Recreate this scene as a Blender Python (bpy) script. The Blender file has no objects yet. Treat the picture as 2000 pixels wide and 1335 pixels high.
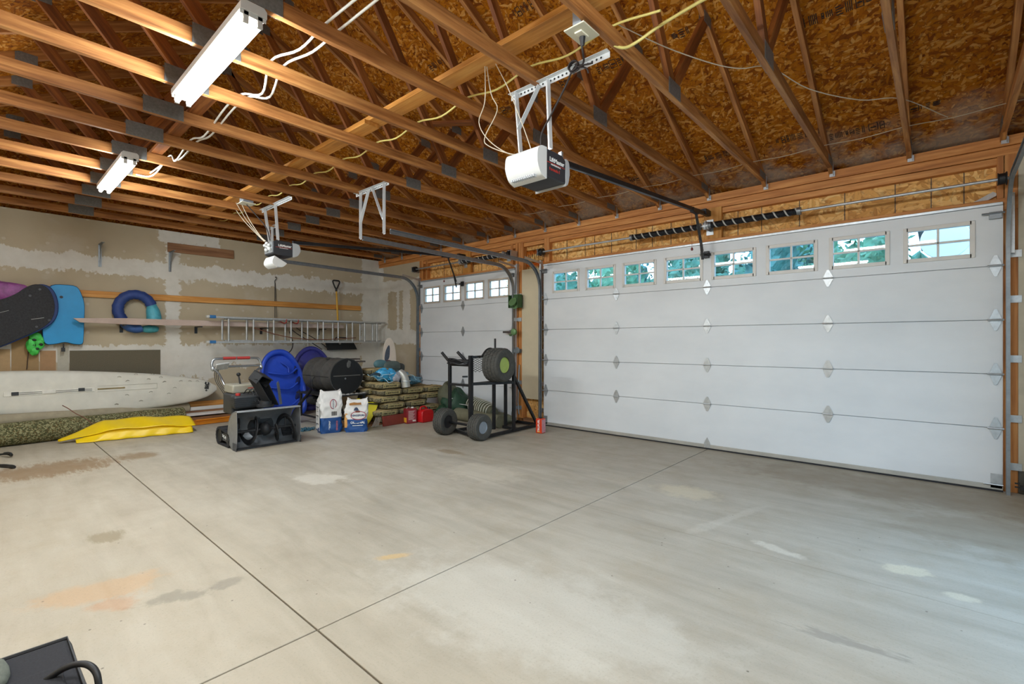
import bpy, bmesh, math, random
from mathutils import Vector, Matrix, Euler
random.seed(7)
PI = math.pi
SC = bpy.context.scene
COL = SC.collection

# ------------------------------------------------------------------ camera
cam_d = bpy.data.cameras.new('camera')
cam_d.sensor_width = 36.0
cam_d.lens = 935.86 * 36.0 / 2000.0
cam_d.clip_start = 0.05
cam = bpy.data.objects.new('camera', cam_d)
COL.objects.link(cam)
cam.location = (2.0356, -5.7417, 1.2615)
cam.rotation_euler = (PI / 2, 0, 0.7277)
SC.camera = cam

# ------------------------------------------------------------------ view, world, big lights
vs = SC.view_settings
SC.display_settings.display_device = 'sRGB'
vs.view_transform = 'Standard'
vs.look = 'None'
vs.gamma = 1.0
vs.use_curve_mapping = False
vs.exposure = 0.46
SC.cycles.use_denoising = True
SC.cycles.use_adaptive_sampling = True
SC.cycles.adaptive_threshold = 0.02
SC.cycles.max_bounces = 6
SC.cycles.diffuse_bounces = 4
SC.cycles.glossy_bounces = 3
SC.cycles.transmission_bounces = 5
SC.cycles.sample_clamp_indirect = 6.0
SC.cycles.caustics_reflective = False
SC.cycles.caustics_refractive = False

LAMP_POWER = 40.0        # watts of each fluorescent fixture
SKY_STRENGTH = 3.4

world = bpy.data.worlds.new('overcast_sky')
SC.world = world
world.use_nodes = True
_wn = world.node_tree.nodes
_wl = world.node_tree.links
_wn.clear()
_out = _wn.new('ShaderNodeOutputWorld')
_bg = _wn.new('ShaderNodeBackground')
_tc = _wn.new('ShaderNodeTexCoord')
_sx = _wn.new('ShaderNodeSeparateXYZ')
_rp = _wn.new('ShaderNodeValToRGB')
_rp.color_ramp.elements[0].position = 0.0
_rp.color_ramp.elements[0].color = (0.86, 0.93, 1.0, 1)
_rp.color_ramp.elements[1].position = 0.7
_rp.color_ramp.elements[1].color = (0.50, 0.68, 0.95, 1)
_wl.new(_tc.outputs['Generated'], _sx.inputs[0])
_wl.new(_sx.outputs['Z'], _rp.inputs[0])
_wl.new(_rp.outputs[0], _bg.inputs[0])
_bg.inputs[1].default_value = SKY_STRENGTH
_wl.new(_bg.outputs[0], _out.inputs[0])

def area_light(name, loc, sx, sy, power, rot=(0, 0, 0), col=(1, 1, 1), parent=None):
    d = bpy.data.lights.new(name, 'AREA')
    d.shape = 'RECTANGLE'; d.size = sx; d.size_y = sy; d.energy = power; d.color = col; d.use_shadow = True
    o = bpy.data.objects.new(name, d); COL.objects.link(o)
    o.location = loc; o.rotation_euler = rot
    if parent: o.parent = parent
    return o

# ------------------------------------------------------------------ colour + node helpers
def C(h, k=1.0):
    r = [int(h[i:i + 2], 16) / 255.0 for i in (0, 2, 4)]
    return tuple(min(1.0, k * (c / 12.92 if c <= .04045 else ((c + .055) / 1.055) ** 2.4)) for c in r) + (1.0,)

class NT:
    def __init__(s, name):
        s.m = bpy.data.materials.new(name); s.m.use_nodes = True
        s.t = s.m.node_tree; s.n = s.t.nodes; s.l = s.t.links
        s.b = s.n.get('Principled BSDF')
    def put(s, node, i, v):
        if v is None: return
        if hasattr(v, 'links'): s.l.new(v, node.inputs[i])
        else: node.inputs[i].default_value = v
    def co(s, kind='Object'):
        return s.n.new('ShaderNodeTexCoord').outputs[kind]
    def xyz(s, v):
        n = s.n.new('ShaderNodeSeparateXYZ'); s.l.new(v, n.inputs[0]); return n.outputs
    def comb(s, x, y, z):
        n = s.n.new('ShaderNodeCombineXYZ')
        for i, v in enumerate((x, y, z)): s.put(n, i, v)
        return n.outputs[0]
    def map(s, v, scale=(1, 1, 1), rot=(0, 0, 0), loc=(0, 0, 0)):
        n = s.n.new('ShaderNodeMapping'); s.l.new(v, n.inputs[0])
        n.inputs['Scale'].default_value = scale; n.inputs['Rotation'].default_value = rot; n.inputs['Location'].default_value = loc
        return n.outputs[0]
    def noise(s, v, scale=5, det=3, rough=.5, dist=0, out=0):
        n = s.n.new('ShaderNodeTexNoise'); s.put(n, 'Vector', v)
        n.inputs['Scale'].default_value = scale; n.inputs['Detail'].default_value = det
        n.inputs['Roughness'].default_value = rough; n.inputs['Distortion'].default_value = dist
        return n.outputs[out]
    def vor(s, v, scale=5, feat='F1', rnd=1.0):
        n = s.n.new('ShaderNodeTexVoronoi'); s.put(n, 'Vector', v); n.feature = feat
        n.inputs['Scale'].default_value = scale; n.inputs['Randomness'].default_value = rnd
        return n.outputs
    def math(s, op, a, b=None, c=None, clamp=False):
        n = s.n.new('ShaderNodeMath'); n.operation = op; n.use_clamp = clamp
        s.put(n, 0, a); s.put(n, 1, b); s.put(n, 2, c)
        return n.outputs[0]
    def ramp(s, v, els, interp='LINEAR'):
        n = s.n.new('ShaderNodeValToRGB'); s.put(n, 0, v); r = n.color_ramp; r.interpolation = interp
        while len(r.elements) < len(els): r.elements.new(0.5)
        for e, (p, c) in zip(r.elements, els): e.position = p; e.color = c if len(c) == 4 else tuple(c) + (1,)
        return n.outputs[0]
    def step(s, v, a, b):
        n = s.n.new('ShaderNodeMapRange'); n.interpolation_type = 'SMOOTHSTEP'
        s.put(n, 0, v); n.inputs[1].default_value = a; n.inputs[2].default_value = b
        n.inputs[3].default_value = 0; n.inputs[4].default_value = 1
        return n.outputs[0]
    def mix(s, f, a, b, mode='MIX'):
        n = s.n.new('ShaderNodeMix'); n.data_type = 'RGBA'; n.blend_type = mode
        s.put(n, 0, f); s.put(n, 6, a); s.put(n, 7, b)
        return n.outputs[2]
    def rand(s):
        return s.n.new('ShaderNodeObjectInfo').outputs['Random']
    def bump(s, h, strength=.3, dist=.01):
        n = s.n.new('ShaderNodeBump'); s.put(n, 'Height', h)
        n.inputs['Strength'].default_value = strength; n.inputs['Distance'].default_value = dist
        s.l.new(n.outputs[0], s.b.inputs['Normal'])
    def done(s, col=None, rough=None, metal=None, spec=None):
        s.put(s.b, 'Base Color', col); s.put(s.b, 'Roughness', rough); s.put(s.b, 'Metallic', metal)
        s.put(s.b, 'Specular IOR Level', spec)
        return s.m

def scale4(c, k): return tuple(min(1, x * k) for x in c[:3]) + (1,)

_pm = {}
def pm(hexc, rough=.6, metal=0.0, var=.16, scale=9, bump=0.0, name=None, spec=None):
    key = (hexc, rough, metal, var, scale, bump)
    if key in _pm: return _pm[key]
    t = NT(name or 'paint_' + hexc)
    c = C(hexc)
    co = t.co()
    n = t.noise(co, scale, 4, .6)
    col = t.ramp(n, [(.25, scale4(c, 1 - var)), (.75, scale4(c, 1 + var))])
    if bump: t.bump(t.noise(co, scale * 6, 3, .6), bump, .004)
    _pm[key] = t.done(col, rough, metal, spec)
    return _pm[key]

def wood_mat(name, dark, mid, light, rough=.65, tintvar=.35, gl=1.6, gw=26):
    """grain runs along local X"""
    t = NT(name); co = t.co()
    r = t.rand()
    off = t.comb(t.math('MULTIPLY', r, 31.0), t.math('MULTIPLY', r, 17.0), 0.0)
    va = t.n.new('ShaderNodeVectorMath'); va.operation = 'ADD'; t.l.new(co, va.inputs[0]); t.l.new(off, va.inputs[1])
    v = va.outputs[0]
    g = t.noise(t.map(v, (gl, gw, gw)), 1.0, 5, .62, .35)
    k = t.noise(t.map(v, (2.2, 9, 9)), 1.0, 2, .5)
    col = t.ramp(g, [(.28, C(dark)), (.5, C(mid)), (.72, C(light))])
    knot = t.step(t.vor(t.map(v, (1.3, 7, 7)), 1.0)[0], .13, .05)
    col = t.mix(t.math('MULTIPLY', knot, .6), col, C(dark))
    col = t.mix(t.math('MULTIPLY', t.step(k, .45, .75), .35), col, C(dark))
    hs = t.n.new('ShaderNodeHueSaturation'); t.l.new(col, hs.inputs['Color']); hs.inputs['Saturation'].default_value = 1.05; hs.inputs['Hue'].default_value = .496
    t.l.new(t.math('MULTIPLY_ADD', r, tintvar, 1 - tintvar / 2), hs.inputs['Value'])
    t.bump(g, .25, .003)
    return t.done(hs.outputs[0], rough)

def osb_mat(name, cols, edge='6b4a22', scale=1.0, sat=1.10, hue=.492, val=.97):
    t = NT(name); co = t.co()
    warp = t.noise(co, 3.0, 2, .5, out=1)
    va = t.n.new('ShaderNodeVectorMath'); va.operation = 'MULTIPLY_ADD'
    t.l.new(warp, va.inputs[0]); va.inputs[1].default_value = (.12, .12, .12); t.l.new(co, va.inputs[2])
    v = va.outputs[0]
    best_h = best_c = best_e = None
    for i, (ang, off) in enumerate(((.15, 0), (-.55, 7.3), (.85, 3.1), (1.5, 9.7))):
        # coordinates supplied as (u, v) through comb of the two in-plane axes
        m = t.map(v, (1, 1, 1), (0, 0, ang), (off, off * .7, off * .3))
        m = t.map(m, (9 * scale, 34 * scale, 34 * scale))
        o = t.vor(m, 1.0)
        sep = t.n.new('ShaderNodeSeparateColor'); t.l.new(o[1], sep.inputs[0])
        h = t.math('SUBTRACT', sep.outputs[0], t.math('MULTIPLY', o[0], .35))
        if best_h is None: best_h, best_c, best_e = h, sep.outputs[1], o[0]
        else:
            g = t.math('GREATER_THAN', h, best_h)
            best_c = t.math('ADD', t.math('MULTIPLY', g, sep.outputs[1]), t.math('MULTIPLY', t.math('SUBTRACT', 1.0, g), best_c))
            best_e = t.math('ADD', t.math('MULTIPLY', g, o[0]), t.math('MULTIPLY', t.math('SUBTRACT', 1.0, g), best_e))
            best_h = t.math('MAXIMUM', h, best_h)
    n = len(cols)
    col = t.ramp(best_c, [(i / (n - 1), C(c)) for i, c in enumerate(cols)])
    col = t.mix(t.math('MULTIPLY', t.step(best_e, .45, .85), .55), col, C(edge))
    fine = t.noise(t.map(v, (14, 60, 60)), 1.5, 3, .6)
    col = t.mix(t.math('MULTIPLY', t.step(fine, .62, .72), .45), col, C(edge))
    big = t.noise(co, .9, 3, .5)
    col = t.mix(t.math('MULTIPLY', t.step(big, .35, .75), .25), col, C(edge))
    t.bump(best_h, .35, .004)
    hs = t.n.new('ShaderNodeHueSaturation'); t.l.new(col, hs.inputs['Color']); hs.inputs['Saturation'].default_value = sat; hs.inputs['Hue'].default_value = hue; hs.inputs['Value'].default_value = val
    return t, hs.outputs[0]

# ------------------------------------------------------------------ mesh builder
class MB:
    def __init__(s): s.v = []; s.f = []
    def add(s, vs_, fs):
        o = len(s.v); s.v += [tuple(v) for v in vs_]; s.f += [tuple(i + o for i in f) for f in fs]; return s
    def box(s, x0, x1, y0, y1, z0, z1, M=None):
        vs_ = [Vector((x, y, z)) for z in (z0, z1) for y in (y0, y1) for x in (x0, x1)]
        if M: vs_ = [M @ v for v in vs_]
        return s.add(vs_, [(0, 2, 3, 1), (4, 5, 7, 6), (0, 1, 5, 4), (2, 6, 7, 3), (0, 4, 6, 2), (1, 3, 7, 5)])
    def bar(s, p, q, w, h, up=(0, 0, 1)):
        p = Vector(p); q = Vector(q); d = (q - p).normalized(); u = Vector(up)
        if abs(d.dot(u)) > .98: u = Vector((1, 0, 0))
        a = d.cross(u).normalized(); b = a.cross(d)
        vs_ = [P + a * (i * w / 2) + b * (j * h / 2) for P in (p, q) for i, j in ((-1, -1), (1, -1), (1, 1), (-1, 1))]
        return s.add(vs_, [(0, 1, 2, 3)[::-1], (4, 5, 6, 7), (0, 1, 5, 4), (1, 2, 6, 5), (2, 3, 7, 6), (3, 0, 4, 7)][0:6])
    def tube(s, pts, r, n=8, closed=False, caps=True):
        pts = [Vector(p) for p in pts]; k = len(pts)
        rs = r if isinstance(r, (list, tuple)) else [r] * k
        rings = []; a = None
        for i, p in enumerate(pts):
            if closed: t = pts[(i + 1) % k] - pts[i - 1]
            else: t = pts[min(i + 1, k - 1)] - pts[max(i - 1, 0)]
            t = t.normalized() if t.length > 1e-9 else Vector((0, 0, 1))
            if a is None:
                a = t.cross(Vector((0, 0, 1)))
                if a.length < .1: a = t.cross(Vector((1, 0, 0)))
            a = (a - t * a.dot(t)).normalized(); b = t.cross(a)
            rings.append([p + (a * math.cos(2 * PI * j / n) + b * math.sin(2 * PI * j / n)) * rs[i] for j in range(n)])
        vs_ = [v for R in rings for v in R]; fs = []
        for i in range(k if closed else k - 1):
            for j in range(n):
                A = i * n + j; B = i * n + (j + 1) % n; D = ((i + 1) % k) * n
                fs.append((A, B, D + (j + 1) % n, D + j))
        if caps and not closed: fs += [tuple(range(n))[::-1], tuple((k - 1) * n + j for j in range(n))]
        return s.add(vs_, fs)
    def cyl(s, p, q, r, n=20, r2=None):
        return s.tube([p, q], [r, r if r2 is None else r2], n)
    def lathe(s, prof, n=28, M=None, closed=False):
        """prof: [(radius, height)] about local Z"""
        vs_ = []; fs = []; k = len(prof)
        for (r, z) in prof:
            for j in range(n):
                a = 2 * PI * j / n; vs_.append(Vector((r * math.cos(a), r * math.sin(a), z)))
        for i in range(k if closed else k - 1):
            for j in range(n):
                A = i * n + j; B = i * n + (j + 1) % n; i2 = ((i + 1) % k) * n
                fs.append((A, B, i2 + (j + 1) % n, i2 + j))
        if not closed:
            if prof[0][0] > 1e-5: fs.append(tuple(range(n))[::-1])
            if prof[-1][0] > 1e-5: fs.append(tuple((k - 1) * n + j for j in range(n)))
        if M: vs_ = [M @ v for v in vs_]
        return s.add(vs_, fs)
    def prism(s, poly, d0, d1, M=None):
        """poly [(a,b)] extruded along local Z from d0 to d1"""
        n = len(poly); vs_ = [Vector((a, b, d0)) for a, b in poly] + [Vector((a, b, d1)) for a, b in poly]
        if M: vs_ = [M @ v for v in vs_]
        fs = [tuple(range(n))[::-1], tuple(range(n, 2 * n))] + [(i, (i + 1) % n, n + (i + 1) % n, n + i) for i in range(n)]
        return s.add(vs_, fs)
    def grid(s, fn, nu, nv, thick=None):
        """fn(u,v)->Vector ; open sheet"""
        vs_ = [fn(i / (nu - 1), j / (nv - 1)) for j in range(nv) for i in range(nu)]
        fs = [(j * nu + i, j * nu + i + 1, (j + 1) * nu + i + 1, (j + 1) * nu + i) for j in range(nv - 1) for i in range(nu - 1)]
        return s.add(vs_, fs)
    def blob(s, c, rx, ry, rz, nu=16, nv=10, amp=0.0, seed=0, e=1.0, M=None):
        """rounded lump; e<1 squarer"""
        rnd = random.Random(seed); ph = [rnd.uniform(0, 6.28) for _ in range(6)]
        def sg(x, p): return math.copysign(abs(x) ** p, x)
        vs_ = []; c = Vector(c)
        for j in range(nv + 1):
            th = -PI / 2 + PI * j / nv
            for i in range(nu):
                a = 2 * PI * i / nu
                k = 1 + amp * (math.sin(3 * a + ph[0] + 2 * th) * .5 + math.sin(5 * a + ph[1] - 3 * th) * .3 + math.sin(2 * a + ph[2] + 5 * th) * .4)
                v = Vector((rx * k * sg(math.cos(th), e) * sg(math.cos(a), e), ry * k * sg(math.cos(th), e) * sg(math.sin(a), e), rz * k * sg(math.sin(th), e)))
                if M: v = M @ v
                vs_.append(c + v)
        fs = [(j * nu + i, j * nu + (i + 1) % nu, (j + 1) * nu + (i + 1) % nu, (j + 1) * nu + i) for j in range(nv) for i in range(nu)]
        return s.add(vs_, fs)
    def build(s, name, mat, parent=None, smooth=None, bevel=0, loc=None, solid=0, sub=0):
        """vertices are in world coordinates; an unrotated parent's location is subtracted"""
        me = bpy.data.meshes.new(name)
        off = Vector((0, 0, 0))
        if parent is not None:
            p = parent
            while p is not None: off += p.location; p = p.parent
        if loc is not None: off = off + Vector(loc) if False else Vector(loc)
        me.from_pydata([tuple(Vector(v) - off) for v in s.v], [], s.f)
        me.validate(); bm = bmesh.new(); bm.from_mesh(me)
        bmesh.ops.remove_doubles(bm, verts=bm.verts, dist=1e-5)
        bmesh.ops.recalc_face_normals(bm, faces=bm.faces); bm.to_mesh(me); bm.free()
        o = bpy.data.objects.new(name, me); COL.objects.link(o)
        me.materials.append(mat)
        if parent is not None: o.parent = parent
        elif loc is not None: o.location = loc
        if solid:
            md = o.modifiers.new('s', 'SOLIDIFY'); md.thickness = solid; md.offset = 0
        if bevel:
            md = o.modifiers.new('b', 'BEVEL'); md.width = bevel; md.segments = 2; md.limit_method = 'ANGLE'; md.angle_limit = .6
        if sub:
            md = o.modifiers.new('u', 'SUBSURF'); md.levels = sub; md.render_levels = sub
        if smooth is not None or bevel or sub:
            a = smooth if smooth is not None else .6
            for p_ in me.polygons: p_.use_smooth = True
            if not sub: me.set_sharp_from_angle(angle=a)
        return o

def thing(name, label, cat, loc=(0, 0, 0), group=None, rz=0):
    o = bpy.data.objects.new(name, None); COL.objects.link(o)
    o.location = loc; o.rotation_euler = (0, 0, rz); o.empty_display_size = .1
    o['label'] = label; o['category'] = cat
    if group: o['group'] = group
    return o
def tag(o, label, cat, group=None, kind=None):
    o['label'] = label; o['category'] = cat
    if group: o['group'] = group
    if kind: o['kind'] = kind
    return o
def struct(o, label=None):
    o['kind'] = 'structure'
    if label: o['label'] = label
    return o
def sempty(name, loc=(0, 0, 0)):
    o = bpy.data.objects.new(name, None); COL.objects.link(o); o.location = loc; o['kind'] = 'structure'; return o
def copy_tree(o, parent=None):
    c = o.copy(); COL.objects.link(c); c.parent = parent
    if parent is not None: c.matrix_parent_inverse = o.matrix_parent_inverse.copy()
    for ch in [x for x in KIDS(o)]: copy_tree(ch, c)
    return c
def KIDS(o): return [x for x in bpy.data.objects if x.parent == o]
def beam(name, p, q, w, h, mat, parent=None, up=(0, 0, 1), bevel=.003):
    """timber whose grain follows its length: mesh along local X, object turned into place"""
    p = Vector(p); q = Vector(q); d = q - p; L = d.length; d.normalize(); u = Vector(up)
    if abs(d.dot(u)) > .98: u = Vector((1, 0, 0))
    b = (u - d * u.dot(d)).normalized(); a = b.cross(d)
    o = MB().box(0, L, -w / 2, w / 2, -h / 2, h / 2).build(name, mat, bevel=bevel)
    M = Matrix((d, a, b)).transposed().to_4x4(); M.translation = p
    if parent is not None:
        o.parent = parent; off = Vector((0, 0, 0)); pp = parent
        if parent.rotation_euler.z or (parent.parent and parent.parent.rotation_euler.z): pass
        M.translation = p - parent.matrix_basis.translation - (parent.parent.location if parent.parent else Vector((0, 0, 0)))
    o.matrix_basis = M
    return o
def text_mesh(name, s, size, mat, M, parent=None, ext=.001, bold=0.0, space=1.0):
    cu = bpy.data.curves.new(name, 'FONT'); cu.body = s; cu.size = size; cu.align_x = 'CENTER'; cu.align_y = 'CENTER'
    cu.extrude = ext; cu.offset = bold; cu.space_character = space; cu.resolution_u = 3
    tmp = bpy.data.objects.new(name + '_c', cu); COL.objects.link(tmp)
    bpy.context.view_layer.update()
    dg = bpy.context.evaluated_depsgraph_get()
    me = bpy.data.meshes.new_from_object(tmp.evaluated_get(dg)); me.name = name
    bpy.data.objects.remove(tmp); bpy.data.curves.remove(cu)
    o = bpy.data.objects.new(name, me); COL.objects.link(o); me.materials.clear(); me.materials.append(mat)
    if parent is not None:
        o.parent = parent; off = Vector((0, 0, 0)); p = parent
        while p is not None: off += p.location; p = p.parent
        M = Matrix.Translation(-off) @ M
    o.matrix_basis = M
    return o
def frame(o, right, up):
    """matrix placing text/prisms: local X=right, Y=up, Z=out"""
    r = Vector(right).normalized(); u = Vector(up); u = (u - r * u.dot(r)).normalized(); n = r.cross(u)
    M = Matrix((r, u, n)).transposed().to_4x4(); M.translation = Vector(o); return M
def smooth_path(pts, n=6):
    """Catmull-Rom"""
    P = [Vector(p) for p in pts]; P = [P[0] * 2 - P[1]] + P + [P[-1] * 2 - P[-2]]; out = []
    for i in range(1, len(P) - 2):
        for k in range(n):
            t = k / n; a, b, c, d = P[i - 1], P[i], P[i + 1], P[i + 2]
            out.append(.5 * ((2 * b) + (c - a) * t + (2 * a - 5 * b + 4 * c - d) * t * t + (3 * b - a - 3 * c + d) * t ** 3))
    out.append(P[-2]); return out
def rrect(w, h, r, n=4):
    pts = []
    for cx, cy, a0 in ((w / 2 - r, h / 2 - r, 0), (-w / 2 + r, h / 2 - r, PI / 2), (-w / 2 + r, -h / 2 + r, PI), (w / 2 - r, -h / 2 + r, 1.5 * PI)):
        for k in range(n + 1):
            a = a0 + PI / 2 * k / n; pts.append((cx + r * math.cos(a), cy + r * math.sin(a)))
    return pts
# ------------------------------------------------------------------ materials of the building
def floor_mat():
    t = NT('poured_concrete'); co = t.co(); X, Y, Z = t.xyz(co)
    a = t.noise(co, .55, 4, .6); b = t.noise(co, 3.2, 5, .65); c = t.noise(co, 90, 2, .7)
    trow = t.noise(t.map(co, (1.2, 6.5, 1), (0, 0, .12)), 1.0, 5, .62, .4)
    col = t.ramp(t.math('ADD', t.math('MULTIPLY', a, .45), t.math('MULTIPLY', trow, .55)), [(.34, C('a19a8c')), (.5, C('b3ac9e')), (.66, C('c1bbae'))])
    col = t.mix(t.math('MULTIPLY', t.step(b, .42, .74), .30), col, C('a2937a'))
    # the floor nearer the doors is browner and dirtier
    near = t.step(t.math('ADD', Y, t.math('MULTIPLY', t.math('SUBTRACT', a, .5), 2.6)), -2.3, .2)
    col = t.mix(t.math('MULTIPLY', near, .50), col, C('8b7d67'))
    warm = t.step(t.math('ADD', Y, t.math('MULTIPLY', t.math('SUBTRACT', b, .5), 2.0)), -3.6, -5.4)
    col = t.mix(t.math('MULTIPLY', warm, .22), col, C('cbb48e'))
    n1 = t.noise(co, 4.0, 5, .7); n2 = t.noise(t.map(co, (3, 14, 1), (0, 0, .3)), 1.6, 4, .7)
    def stain(cx, cy, rx, ry, rot, colr, k, ragged=1.1, nn=None):
        dx = t.math('SUBTRACT', X, cx); dy = t.math('SUBTRACT', Y, cy); cs, sn = math.cos(rot), math.sin(rot)
        u = t.math('DIVIDE', t.math('ADD', t.math('MULTIPLY', dx, cs), t.math('MULTIPLY', dy, sn)), rx)
        v = t.math('DIVIDE', t.math('SUBTRACT', t.math('MULTIPLY', dy, cs), t.math('MULTIPLY', dx, sn)), ry)
        d = t.math('SQRT', t.math('ADD', t.math('MULTIPLY', u, u), t.math('MULTIPLY', v, v)))
        d = t.math('ADD', d, t.math('MULTIPLY', t.math('SUBTRACT', nn or n1, .5), ragged * 1.6))
        return t.math('MULTIPLY', t.step(d, 1.15, .55), k), colr
    S = [stain(-4.55, -5.25, .42, .62, 0, C('8a6a45'), .75, 1.3, n2), stain(-4.58, -4.52, .22, .2, 0, C('8d7252'), .7),
         stain(-2.0, -5.17, .13, .1, .3, C('97896f'), .8, 1.2, n2), stain(-.79, -5.07, .15, .075, 1.2, C('8a8476'), .6, 2.4, n1),
         stain(-.75, -4.87, .08, .05, 1.4, C('8f887b'), .6, 2), stain(-1.15, -5.33, .30, .14, 1.3, C('c99a66'), .42, 1.6),
         stain(-.93, -5.28, .12, .08, 1.0, C('bf8048'), .38, 1.6), stain(-2.25, -3.62, .28, .2, .5, C('ddd8cc'), .5, 2.0, n1),
         stain(1.32, -2.5, .16, .05, -.2, C('e2dccd'), .5, 1.9), stain(.9, -2.2, .5, .05, 1.3, C('d2ccbf'), .3, 1.8),
         stain(1.92, -2.31, .12, .06, .3, C('ddd4ba'), .6, 1.8), stain(2.12, -2.49, .07, .05, 0, C('ddd4bc'), .55, 1.8),
         stain(.45, -1.75, .3, .16, .3, C('e2d5b6'), .4, 1.5), stain(-2.15, -2.1, .2, .08, .1, C('8b7451'), .55, 1.4),
         stain(-.36, -4.1, .10, .04, 1.0, C('d6b273'), .6, 1.4), stain(1.72, -3.3, .22, .04, .1, C('857f76'), .55, 2.0, n2),
         stain(-3.1, -1.9, 1.1, .35, .1, C('8e8069'), .40, 1.5), stain(1.7, -.5, 1.4, .45, 0, C('7d6d55'), .45, 1.2),
         stain(-3.8, -3.3, .7, .35, .2, C('9b8e78'), .4, 1.3), stain(2.35, -1.3, .6, .5, .5, C('8b7a61'), .4, 1.4),
         stain(-1.25, -2.45, .5, .3, 0, C('dcd4c3'), .35, 1.3), stain(.55, -4.0, .9, .4, .2, C('d8d5cb'), .35, 1.3)]
    for m, c_ in S: col = t.mix(m, col, c_)
    # dark specks and a hairline crack
    sp = t.vor(co, 7.0); col = t.mix(t.math('MULTIPLY', t.step(sp[0], .05, .02), .75), col, C('5a5246'))
    cr = t.math('ABSOLUTE', t.math('ADD', t.math('ADD', Y, 2.62), t.math('MULTIPLY', t.math('SUBTRACT', n1, .5), .03)))
    cr = t.math('MULTIPLY', t.step(cr, .006, .002), t.step(X, -1.6, -1.0)); col = t.mix(t.math('MULTIPLY', cr, .4), col, C('8b8172'))
    col = t.mix(t.math('MULTIPLY', t.step(c, .5, .8), .35), col, C('8f8674'))
    t.bump(t.math('ADD', c, t.math('MULTIPLY', b, .6)), .10, .003)
    rg = t.ramp(b, [(.3, (.42, .42, .42)), (.7, (.62, .62, .62))])
    return t.done(col, rg, None, .35)

def drywall_mat(front=False):
    t = NT('taped_drywall_front' if front else 'taped_drywall'); co = t.co(); X, Y, Z = t.xyz(co)
    U = X if front else Y
    uz = t.comb(U, Z, 0.0)
    paper = t.ramp(t.noise(co, 1.2, 4, .6), [(.3, C('b5a68c')), (.7, C('c3b59c'))])
    jag = t.math('SUBTRACT', t.noise(uz, 4.5, 6, .72), .5)
    dragv = t.math('SUBTRACT', t.noise(t.map(uz, (22, 3, 1)), 1.0, 4, .65), .5)
    dragh = t.math('SUBTRACT', t.noise(t.map(uz, (3, 22, 1)), 1.0, 4, .65), .5)
    def band(co_, c, w, k1=.30, drag=None, lim=None, k2=.16):
        d = t.math('ABSOLUTE', t.math('SUBTRACT', co_, c))
        d = t.math('ADD', d, t.math('MULTIPLY', jag, k1)); d = t.math('ADD', d, t.math('MULTIPLY', drag, k2))
        m = t.step(d, w + .008, w - .008)
        if lim:
            co2, a, b = lim
            e = t.math('ADD', co2, t.math('MULTIPLY', jag, .25))
            m = t.math('MULTIPLY', m, t.math('MULTIPLY', t.step(e, a - .01, a + .01), t.step(e, b + .01, b - .01)))
        return m
    if not front:
        ms = [band(Z, 2.37, .125, .28, dragv), band(Z, 1.10, .115, .28, dragv), band(U, -3.66, .095, .16, dragh), band(U, -.10, .27, .30, dragh),
              band(Z, 2.92, .10, .5, dragv, (U, -3.85, -3.0)), band(Z, 1.02, .17, .5, dragv, (U, -3.3, -.4)),
              band(U, -6.2, .1, .16, dragh), band(Z, .9, .22, .6, dragv, (U, -4.1, -3.1))]
        # screw dimples
        g = t.math('ABSOLUTE', t.math('SUBTRACT', t.math('FRACT', t.math('MULTIPLY', U, 1 / .4064)), .5))
        h = t.math('ABSOLUTE', t.math('SUBTRACT', t.math('FRACT', t.math('MULTIPLY', Z, 1 / .40)), .5))
        dm = t.math('SQRT', t.math('ADD', t.math('POWER', t.math('MULTIPLY', g, .4), 2.0), t.math('POWER', t.math('MULTIPLY', h, .4), 2.0)))
        ms.append(t.math('MULTIPLY', t.step(t.math('ADD', dm, t.math('MULTIPLY', jag, .05)), .024, .016), .35))
        m = ms[0]
        for k in ms[1:]: m = t.math('MAXIMUM', m, k)
    else:
        tan = [band(U, -6.46, .155, .14, dragh, (Z, 1.52, 2.30)), band(U, -6.16, .06, .08, dragh, (Z, 1.52, 2.30)),
               band(U, -5.72, .13, .12, dragh, (Z, 1.50, 2.30)), band(U, -6.05, .60, .2, dragh, (Z, .0, 1.22)), band(U, -6.1, .70, .2, dragh, (Z, 2.52, 3.1))]
        m = tan[0]
        for k in tan[1:]: m = t.math('MAXIMUM', m, k)
        m = t.math('SUBTRACT', 1.0, m)
    mud = t.ramp(t.noise(t.map(uz, (3, 3, 1)), 1.0, 5, .65), [(.3, C('d2cdc3')), (.65, C('e2ded6'))])
    col = t.mix(t.math('MULTIPLY', m, .93), paper, mud)
    sm = t.step(t.noise(uz, 1.7, 5, .6), .56, .70); col = t.mix(t.math('MULTIPLY', sm, .20), col, mud)
    t.bump(m, .12, .002)
    return t.done(col, .85, None, .2)

WOOD_CHORD = wood_mat('truss_timber', '714622', 'a87444', 'd09c60', .6, .28)
WOOD_WEB = wood_mat('web_timber', '5b3318', '855128', 'a8703c', .65, .35)
WOOD_LIGHT = wood_mat('bright_pine', 'a8743a', 'c98f4c', 'ddab66', .6, .15)
WOOD_FRAME = wood_mat('framing_timber', 'a2683a', 'c98b52', 'e2aa6c', .6, .14)
WOOD_DIM = wood_mat('weathered_brown_timber', '6e4c34', '8d6747', 'a27d5b', .7, .15)
PLATE = pm('80817f', .5, .55, .22, 60, .6, 'galvanised_gang_plate')
GALV = pm('c2c6c9', .38, .75, .14, 30, .1, 'galvanised_steel')
GALV_D = pm('8f9396', .42, .8, .16, 20, .1, 'dull_track_steel')
STEEL_D = pm('3a3a3c', .45, .7, .25, 20, .15, 'dark_oiled_steel')
WHITE_DOOR = None
BLACKP = pm('1c1c1e', .5, 0, .2, 20, .1, 'black_plastic')
WHITEP = pm('e9e9e6', .4, 0, .03, 5, 0, 'white_plastic')
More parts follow.
